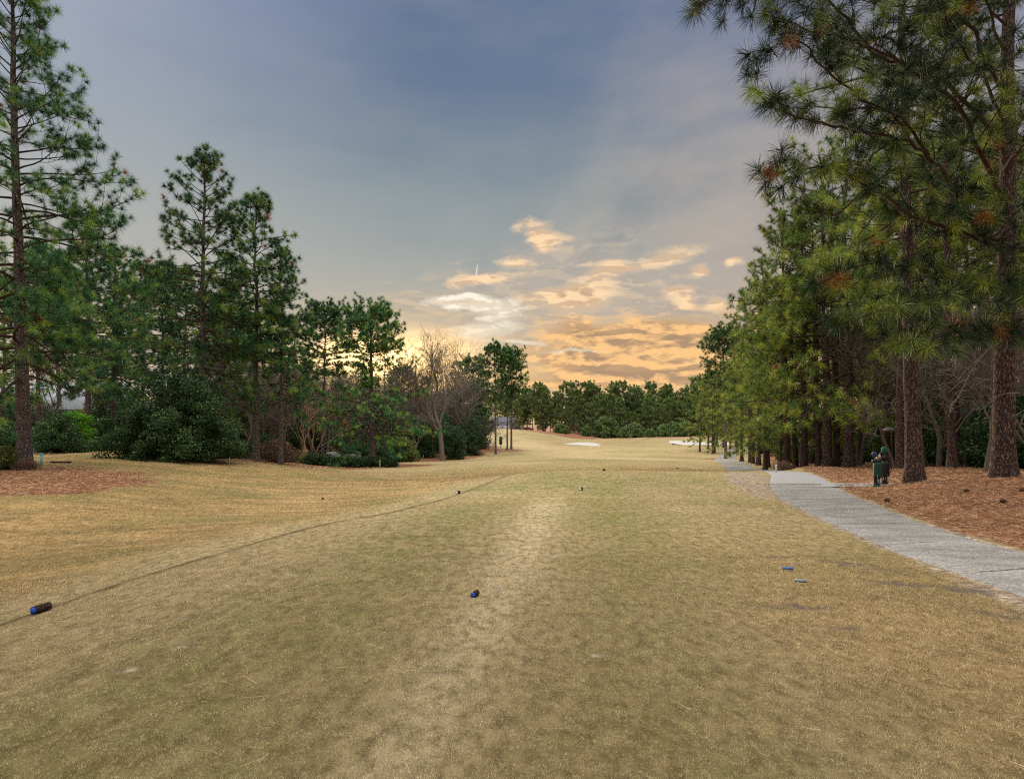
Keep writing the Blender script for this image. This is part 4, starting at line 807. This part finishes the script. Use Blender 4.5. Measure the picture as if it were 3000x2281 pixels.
def plate(px, py, m, lb):
    x, y = G(px, py); g = Geo(); w, d_ = .135, .045
    pr = [(-w/2, -d_/2), (w/2, -d_/2), (w/2, d_/2), (-w/2, d_/2)]; g.box((0, 0, 0), (w, d_ * 1.1, .012)); g.box((0, 0, .008), (w * .94, d_ * .9, .005))
    ob('ground_plate', mesh('ground_plate', g, m), None, (x, y, T(x, y) + .02), None, lb, 'ground plate', None, (math.radians(14), 0, -.18))
plate(2308, 1668, mplateb, 'blue rectangular plate set in the turf near the path'); plate(2346, 1704, mplateg, 'pale worn plate set in the turf below the blue one')
# yardage stakes, pipe, low timber
def stake(px, py, h, m, lb, name='stake', w=.035, cap=True):
    x, y = G(px, py); o = thing(name, lb, name.replace('_', ' '), (x, y, T(x, y)))
    g = Geo(); g.lathe([(0, -.1), (w, -.1), (w, h * .9), (w * .95, h * .93), (0, h * .93)], sides=10); lm('post', g, m, o)
    g = Geo(); g.lathe([(w * 1.1, h * .9), (w * 1.15, h * .92), (w, h), (0, h * 1.02)], sides=10); lm('cap', g, m, o); return o
stake(672, 1358, .42, mwhite, 'thin white stake at the edge of the broad dark evergreen'); stake(1113, 1371, .75, mwhite, 'white stake by the last clipped shrub under the round topped pine')
stake(1394, 1322, 1.0, mwhite, 'white stake on the straw bank before the lone slender pine', w=.05); stake(2274, 1383, .36, mwhite, 'short white stake at the crest of the path'); stake(1240, 1344, .6, mwhite, 'white stake among shrubs before the fan shaped bare tree')
x, y = G(121, 1362); o = thing('utility_pipe', 'pale blue capped pipe standing behind the tallest pine', 'pipe', (x, y, T(x, y)))
g = Geo(); g.lathe([(0, -.1), (.055, -.1), (.055, .52), (0, .52)], sides=16); lm('pipe', g, mpipe, o); g = Geo(); g.lathe([(.06, .5), (.065, .51), (.065, .58), (.05, .6), (0, .6)], sides=16); lm('cap', g, mpipe, o)
x, y = G(178, 1356); g = Geo(); g.box((0, 0, .06), (1.0, .16, .07)); g.box((-.42, 0, .01), (.08, .14, .1)); g.box((.42, 0, .01), (.08, .14, .1))
ob('low_timber', mesh('low_timber', g, mblack), None, (x, y, T(x, y)), None, 'low dark timber lying on the lawn beside the pale blue pipe', 'timber')
tree('russet_bush', 78, 27.6, .55, 'grass_tuft', 'dry tuft at the foot of the tallest pine', 'tuft'); tree('olive_bush', 18, 27.5, 1.1, 'low_plant', 'small leafy plant beside the foot of the tallest pine', 'plant', wide=.6)
x, y = X_(1467, 122), 122.; o = thing('ball_washer', 'small teal ball washer on a post by the twin pines', 'ball washer', (x, y, T(x, y)))
g = Geo(); g.lathe([(0, -.1), (.06, -.1), (.06, .8), (0, .8)], sides=10); lm('post', g, mblack, o); g = Geo(); g.lathe([(0, .7), (.25, .72), (.32, .9), (.32, 2.0), (.26, 2.25), (0, 2.35)], sides=14); lm('housing', g, mteal, o)
# rocks / bench among the hedge
mrock = simple('grey_stone', (.27, .29, .26), .9, .3, 5, .1, .8)
def rock(px, Y, sx, sy, sz, lb, name='boulder'):
    rg2 = np.random.default_rng(int(px)); g = Geo(); th = np.linspace(0, math.pi, 9); pr = [(math.sin(a_) ** .6, -math.cos(a_)) for a_ in th]; g.lathe(pr, sides=14); V = g.V[0]; V *= 1 + .14 * (rg2.random(len(V))[:, None] - .5); g.V[0] = V * [sx, sy, sz]
    x = X_(px, Y); ob(name, mesh(name, g, mrock), None, (x, Y, T(x, Y) + sz * .8), None, lb, name)
rock(972, 60.5, .75, .5, .75, 'rounded grey boulder rising behind the clipped hedge'); rock(1018, 60.5, 1.25, .5, .68, 'long flat grey boulder behind the clipped hedge')
x = X_(1050, 60.3); g = Geo(); g.box((0, 0, .7), (.42, .3, 1.2)); g.box((0, 0, 1.36), (.5, .36, .1)); ob('stone_pillar', mesh('stone_pillar', g, mrock), None, (x, 60.3, T(x, 60.3)), None, 'small stone pillar at the end of the flat boulder', 'pillar')

# ------------------------------------------------------------------ buildings
mwallg = simple('grey_siding', (.30, .31, .35), .8, .1, 3); mroofp = simple('pale_shingle_roof', (.42, .46, .50), .8, .15, 4); mroofd = simple('dark_shingle_roof', (.12, .12, .14), .85, .2, 4); mwallw = simple('white_siding', (.68, .70, .72), .7, .08, 3)
mglass = simple('window_glass', (.05, .06, .08), .1, .2, 3, .8); mbrick = simple('red_brick_wall', (.33, .16, .12), .9, .2, 6); mtrim = simple('white_trim', (.72, .72, .72), .6, .05, 5)
def house(x, y, w, d, h, rh, rz, mw, mr2, lb, dz=0, doors=1, wins=3, gar=False):
    o = thing('house', lb, 'house', (x, y, T(x, y) + dz), None, rz)
    g = Geo(); g.box((0, 0, h / 2 - .3), (w, d, h + .6)); V = [(-w/2, -d/2, h), (-w/2, d/2, h), (-w/2, 0, h + rh), (w/2, -d/2, h), (w/2, d/2, h), (w/2, 0, h + rh)]; g.add(V, None, [[0, 2, 1], [3, 4, 5]]); lm('wall', g, mw, o, False)
    g = Geo(); ov = .5; t_ = .12
    for sg in (-1, 1):
        a_ = np.array([[-w/2 - ov, sg * (d/2 + ov), h - ov * rh / (d/2)], [w/2 + ov, sg * (d/2 + ov), h - ov * rh / (d/2)], [w/2 + ov, 0, h + rh + .03], [-w/2 - ov, 0, h + rh + .03]]); b_ = a_ + [0, 0, t_]
        g.add(np.vstack([a_, b_]), [[0, 1, 2, 3], [7, 6, 5, 4], [0, 4, 5, 1], [1, 5, 6, 2], [3, 2, 6, 7], [0, 3, 7, 4]])
    ro = lm('roof', g, mr2, o, False); g = Geo(); g.box((w * .22, d * .1, h + rh * .9), (.8, .8, 1.6)); lm('chimney', g, mbrick, ro, False)
    for k_ in range(wins):
        wx = -w/2 + w * (k_ + .7) / (wins + .6); wo = ob('window', None, o, (wx, -d/2, h * .55))
        g = Geo()
        for bx_, bz_, bw_, bh_ in ((0, .72, 1.25, .1), (0, -.72, 1.25, .1), (-.58, 0, .1, 1.34), (.58, 0, .1, 1.34), (0, 0, .06, 1.34), (0, 0, 1.06, .05)): g.box((bx_, -.05, bz_), (bw_, .1, bh_))
        lm('frame', g, mtrim, wo, False); g = Geo(); g.box((0, -.02, 0), (1.08, .02, 1.36)); lm('pane', g, mglass, wo, False)
    if gar:
        for k_ in range(2): g = Geo(); g.box((-w * .2 + k_ * w * .33, -d/2 - .04, 1.1), (2.5, .08, 2.2)); lm('garage_door', g, mwallw, o, False)
    else: g = Geo(); g.box((w * .36, -d/2 - .04, 1.05), (1.0, .08, 2.1)); lm('door', g, mwallw, o, False)
    return o
house(X_(150, 72), 74, 15, 9, 4.0, 3.0, .25, mwallg, mroofp, 'grey house with a pale roof glimpsed through the pines past the pale blue pipe', dz=.3)
house(X_(1478, 252), 254, 9.5, 9, 3.6, 2.2, -.1, mwallg, mroofd, 'grey two garage house on the rise behind the twin pines', dz=.2, gar=True, wins=2)
house(X_(1700, 262), 262, 12, 9, 4.2, 3, .1, mwallw, mroofp, 'white house showing between trunks behind the shorter sand bunker', dz=1)
house(X_(1885, 262), 262, 14, 9, 4.6, 3, -.1, mwallw, mroofd, 'white house behind the middle of the far tree line', dz=1)
house(X_(2098, 222), 222, 12, 8, 3.4, 2.4, .1, mbrick, mroofd, 'red brick house seen between trunks beyond the larger sand bunker', dz=.6)
# cars parked by the far house
def car(px, Y, rz, col, lb):
    m = simple('car_paint', col, .3, .05, 5, .6); x = X_(px, Y); o = thing('parked_car', lb, 'car', (x, Y, T(x, Y) + .15), None, rz)
    pr = [(-2.2, .35), (-2.25, .75), (-2.1, .92), (-1.5, .98), (-1.05, 1.42), (.5, 1.45), (1.15, 1.0), (2.0, .88), (2.2, .7), (2.2, .35)]
    k_ = len(pr); V = [(a_, -.85 + .12 * (b_ > 1.2), b_) for a_, b_ in pr] + [(a_, .85 - .12 * (b_ > 1.2), b_) for a_, b_ in pr]; g = Geo()
    g.add(V, [[i, (i + 1) % k_, k_ + (i + 1) % k_, k_ + i] for i in range(k_)], [[0, i + 1, i] for i in range(1, k_ - 1)] + [[k_, k_ + i, k_ + i + 1] for i in range(1, k_ - 1)]); lm('body', g, m, o, False)
    for sg in (-1, 1):
        g = Geo(); g.add([(-1.4, sg * .80, 1.0), (1.0, sg * .80, 1.0), (.45, sg * .745, 1.38), (-1.0, sg * .745, 1.38)], [[0, 1, 2, 3]]); V = g.V[0]; V[:, 1] += sg * .02; lm('side_window', g, mglass, o, False)
        for wx in (-1.4, 1.35):
            g = Geo(); g.tube([(wx, sg * .72, .33), (wx, sg * .9, .33)], .33, 16, True); wh = lm('wheel', g, mblack, o); g = Geo(); g.tube([(wx, sg * .88, .33), (wx, sg * .915, .33)], .17, 12, True); lm('rim', g, msteel, wh)
car(1521, 236, .1, (.02, .02, .025), 'black car parked beside the grey two garage house'); car(1546, 240, .2, (.14, .02, .02), 'dark red car parked beyond the black one')
# gabled kiosk in the wood
x = X_(2655, 37); o = thing('kiosk', 'small gabled shelter behind the thick plated pine', 'shelter', (x, 37, T(x, 37)), None, .15)
for sx_ in (-.6, .6):
    for sy_ in (-.4, .4): g = Geo(); g.box((sx_, sy_, 1.0), (.1, .1, 2.1)); lm('post', g, mbarkF, o, False)
g = Geo()
for sg in (-1, 1):
    a_ = np.array([[sg * 1.0, -.8, 2.05], [sg * 1.0, .8, 2.05], [0, .8, 2.6], [0, -.8, 2.6]]); b_ = a_ + [0, 0, .08]; g.add(np.vstack([a_, b_]), [[0, 1, 2, 3], [7, 6, 5, 4], [0, 4, 5, 1], [1, 5, 6, 2], [2, 6, 7, 3], [3, 7, 4, 0]])
lm('roof', g, mroofp, o, False); g = Geo(); g.box((0, .38, 1.35), (1.2, .05, .8)); lm('notice_board', g, mbarkF, o, False)

# ------------------------------------------------------------------ light
sun_el, sun_az = 11.0, -13.0     # low, ahead and slightly left of the view
w = bpy.data.worlds.new('World'); scene.world = w; w.use_nodes = True; nt = w.node_tree; nt.nodes.clear(); s = NT(nt)
gen = s.new('ShaderNodeTexCoord').outputs['Generated']; nrm = s.new('ShaderNodeVectorMath', operation='NORMALIZE'); s.put(nrm.inputs[0], gen)
sx = s.new('ShaderNodeSeparateXYZ'); s.put(sx.inputs[0], nrm.outputs[0]); dx, dy, dz = sx.outputs
az = s.m('MULTIPLY', s.m('ARCTAN2', dx, dy), 57.29578); el = s.m('MULTIPLY', s.m('ARCSINE', dz), 57.29578)
def ang(px, py):
    a = math.atan((px - CX) / F); return math.degrees(a), math.degrees(math.atan((HY - py) / F * math.cos(a)))
# cloud space: stretched towards the horizon
cv = s.new('ShaderNodeCombineXYZ'); s.put(cv.inputs[0], az); s.put(cv.inputs[1], s.m('MULTIPLY', el, 2.1)); cvec = cv.outputs[0]
wn = s.noise(cvec, .16, 5, .6, col=True); wsep = s.new('ShaderNodeSeparateColor'); s.put(wsep.inputs[0], wn)
azd = s.m('ADD', az, s.m('MULTIPLY', s.m('SUBTRACT', wsep.outputs[0], .5), 5.0)); eld = s.m('ADD', el, s.m('MULTIPLY', s.m('SUBTRACT', wsep.outputs[1], .5), 2.6))
def blob(px, py, rx, ry, a=azd, e=eld, rotk=0.):
    A_, E_ = ang(px, py); ra = rx / F * 57.3 * math.cos(math.radians(A_)) ** 2; re = ry / F * 57.3
    u = s.m('DIVIDE', s.m('SUBTRACT', a, A_), ra); v = s.m('DIVIDE', s.m('SUBTRACT', e, E_), re)
    if rotk: v = s.m('ADD', v, s.m('MULTIPLY', u, rotk))
    return s.m('EXPONENT', s.m('MULTIPLY', s.m('ADD', s.m('MULTIPLY', u, u), s.m('MULTIPLY', v, v)), -1.0))
def total(l):
    r = l[0]
    for q in l[1:]: r = s.m('ADD', r, q)
    return r
def lin(r, g_, b): return tuple(((c / 255) / 12.92 if c / 255 <= .04045 else ((c / 255 + .055) / 1.055) ** 2.4) for c in (r, g_, b))
e01 = s.m('DIVIDE', s.m('MAXIMUM', el, 0), 45.0, clamp=True)
gradC = s.ramp(e01, [(0, lin(222, 178, 122)), (.09, lin(214, 188, 150)), (.2, lin(196, 184, 164)), (.33, lin(166, 170, 166)), (.48, lin(138, 151, 158)), (.65, lin(106, 124, 150)), (1, lin(92, 112, 146))])
gradL = s.ramp(e01, [(0, lin(210, 190, 150)), (.2, lin(196, 190, 176)), (.38, lin(176, 178, 176)), (.55, lin(160, 168, 180)), (.8, lin(154, 164, 192)), (1, lin(142, 152, 184))])
gradR = s.ramp(e01, [(0, lin(226, 180, 128)), (.2, lin(198, 178, 156)), (.4, lin(154, 153, 152)), (.65, lin(132, 138, 160)), (1, lin(122, 132, 164))])
sky = s.mix(s.mr(az, -10, -36), gradC, gradL); sky = s.mix(s.mr(az, 6, 26), sky, gradR)
# faint veils
vn = s.noise(s.vmul(cvec, (1, 1.3, 1)), .07, 5, .55)
sky = s.mix(s.mr(vn, .46, .72, 0, .16), sky, lin(176, 174, 172)); sky = s.mix(s.mr(vn, .46, .28, 0, .15), sky, lin(92, 110, 134))
va = s.m('SUBTRACT', az, s.m('MULTIPLY', s.m('SUBTRACT', el, 8), .75)); vsh = s.m('MULTIPLY', s.m('MULTIPLY', s.mr(va, -9, 3), s.mr(va, 34, 14)), s.m('MULTIPLY', s.mr(el, 4, 14), s.mr(el, 36, 22)))
sky = s.mix(s.m('MULTIPLY', vsh, s.mr(vn, .32, .62, .05, .75)), sky, lin(182, 172, 164))
# low banded clouds
bn = s.noise(s.vmul(cvec, (.55, 1.7, 1)), .42, 10, .66, .3); low = s.mr(el, 13, 5)
aw = s.m('MULTIPLY', s.mr(az, -24, -6), s.mr(az, 50, 30))
sky = s.mix(s.m('MULTIPLY', s.m('MULTIPLY', s.mr(bn, .47, .60), low), s.m('MULTIPLY', aw, .85)), sky, lin(250, 205, 142)); sky = s.mix(s.m('MULTIPLY', s.m('MULTIPLY', s.mr(bn, .47, .36), low), s.m('MULTIPLY', aw, .55)), sky, lin(178, 158, 130))
# streaks fanning out from the low sun
rx = s.m('ADD', az, 9.0); ry = s.m('SUBTRACT', el, 1.0); rad_ = s.m('SQRT', s.m('ADD', s.m('MULTIPLY', rx, rx), s.m('MULTIPLY', ry, ry))); phi = s.m('ARCTAN2', ry, rx)
fv = s.new('ShaderNodeCombineXYZ'); s.put(fv.inputs[0], s.m('MULTIPLY', phi, 3.4)); s.put(fv.inputs[1], s.m('MULTIPLY', rad_, .045)); s.put(fv.inputs[2], s.m('MULTIPLY', vn, .8))
fn = s.noise(fv.outputs[0], 1.15, 7, .62, .5); fmask = s.m('MULTIPLY', s.m('MULTIPLY', s.mr(rad_, 6, 12), s.mr(rad_, 44, 20)), s.m('MULTIPLY', s.mr(phi, 1.35, .75), s.mr(az, -22, -4)))
sky = s.mix(s.m('MULTIPLY', s.mr(fn, .47, .66), s.m('MULTIPLY', fmask, .5)), sky, lin(196, 180, 160))
sky = s.mix(s.m('MULTIPLY', s.mr(fn, .47, .32), s.m('MULTIPLY', fmask, .4)), sky, lin(122, 132, 140))
def cl_noise(offx, offy):
    v_ = s.vadd(cvec, (offx, offy, 0)); return s.m('ADD', s.m('MULTIPLY', s.noise(s.vmul(v_, (.8, 1.35, 1)), .24, 3, .5, .8), .72), s.m('MULTIPLY', s.noise(s.vmul(v_, (1, 1.2, 1)), .85, 8, .62, .5), .28))
n0 = cl_noise(0, 0); n1_ = cl_noise(-.7, -1.0)
def clouds(sky, bias, amp, lo, hi, dark, lit, k=1., ls=9.):
    d = s.m('ADD', bias, s.m('MULTIPLY', s.m('SUBTRACT', n0, .5), amp)); al = s.m('MULTIPLY', s.m('MULTIPLY', s.mr(d, lo, hi), k), s.mr(bias, .03, .22))
    li = s.m('ADD', s.m('MULTIPLY', s.m('SUBTRACT', n0, n1_), ls), .55, clamp=True); edge = s.mr(d, hi + .45, lo)
    li = s.m('MAXIMUM', li, s.m('MULTIPLY', edge, .75)); return s.mix(al, sky, s.mix(li, dark, lit))
# thin high veil bank, then broken bank, then the dense low bank
sky = clouds(sky, s.m('MULTIPLY', total([blob(1480,900,330,110), blob(1700,760,260,110), blob(1950,880,330,110), blob(1250,900,200,60)]), .62), 2.6, .35, 1.1, lin(150, 150, 150), lin(220, 196, 168), .62)
sky = clouds(sky, s.m('MULTIPLY', total([blob(1575,682,70,34), blob(1605,722,64,22), blob(1505,775,74,24), blob(1800,782,95,22), blob(1972,748,105,36), blob(2070,790,34,18), blob(1970,836,52,18), blob(1980,882,44,26), blob(2088,880,34,28), blob(2165,768,34,18), blob(1350,826,70,20), blob(1640,880,110,46), blob(1740,858,95,52), blob(1440,822,70,14)]), .92), 1.7, .34, .98, lin(196, 164, 136), lin(255, 220, 176), 1.)
sky = clouds(sky, total([blob(1715,962,110,36), blob(1810,992,240,52), blob(1995,985,170,66), blob(1900,1055,260,50), blob(1640,1050,150,40), blob(1980,1100,300,34), blob(1700,1125,340,34)]), 2.4, .25, 1.15, lin(178, 146, 116), lin(255, 203, 138), .97, 8.)
sky = clouds(sky, s.m('MULTIPLY', total([blob(1345,874,62,14), blob(1450,900,95,22, rotk=.3), blob(1680,1024,140,9), blob(1530,1002,90,10), blob(1330,880,120,20), blob(1430,960,140,40)]), .85), 1.3, .42, .95, lin(226, 206, 178), lin(255, 247, 228), .97)
# contrail
tr = blob(1396, 795, 1.8, 24, s.m('SUBTRACT', az, s.m('MULTIPLY', s.m('SUBTRACT', el, 14.2), .13)), el); sky = s.mix(s.mr(tr, .3, .7), sky, lin(240, 228, 214))
# the sun's glow behind the trees
gl = s.m('MULTIPLY', blob(1170, 1085, 230, 105, az, el), s.mr(n0, .35, .6, .6, 1)); sky = s.mix(s.m('MULTIPLY', gl, .95), sky, (1.35, .86, .34, 1))
gl2 = s.m('MULTIPLY', blob(1120, 1050, 205, 50, az, el), s.mr(n0, .38, .56, .45, 1)); sky = s.mix(gl2, sky, (4.5, 3.0, 1.3, 1))
gl3 = blob(150, 1080, 500, 130, az, el); sky = s.mix(s.m('MULTIPLY', gl3, .7), sky, lin(244, 224, 200))

# bright cap added overhead, out of view, to raise the light on the ground
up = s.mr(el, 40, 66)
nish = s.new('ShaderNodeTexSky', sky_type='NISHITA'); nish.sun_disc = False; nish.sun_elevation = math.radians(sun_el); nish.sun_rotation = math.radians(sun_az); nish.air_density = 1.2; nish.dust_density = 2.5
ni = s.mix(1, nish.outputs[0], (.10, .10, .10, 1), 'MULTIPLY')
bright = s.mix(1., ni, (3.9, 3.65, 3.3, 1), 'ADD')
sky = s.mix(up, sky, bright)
sky = s.mix(s.mr(el, 0, -3), sky, (.12, .09, .05, 1))
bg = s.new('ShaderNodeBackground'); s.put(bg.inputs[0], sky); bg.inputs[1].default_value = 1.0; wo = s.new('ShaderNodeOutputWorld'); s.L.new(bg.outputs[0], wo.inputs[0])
sd_ = bpy.data.lights.new('sun', 'SUN'); so = bpy.data.objects.new('sun', sd_); COL.objects.link(so); sd_.energy = 3.6; sd_.angle = math.radians(4); sd_.color = (1, .80, .56)
dirv = Vector((math.sin(math.radians(sun_az)) * math.cos(math.radians(sun_el)), math.cos(math.radians(sun_az)) * math.cos(math.radians(sun_el)), math.sin(math.radians(sun_el))))
so.rotation_euler = dirv.to_track_quat('Z', 'Y').to_euler()
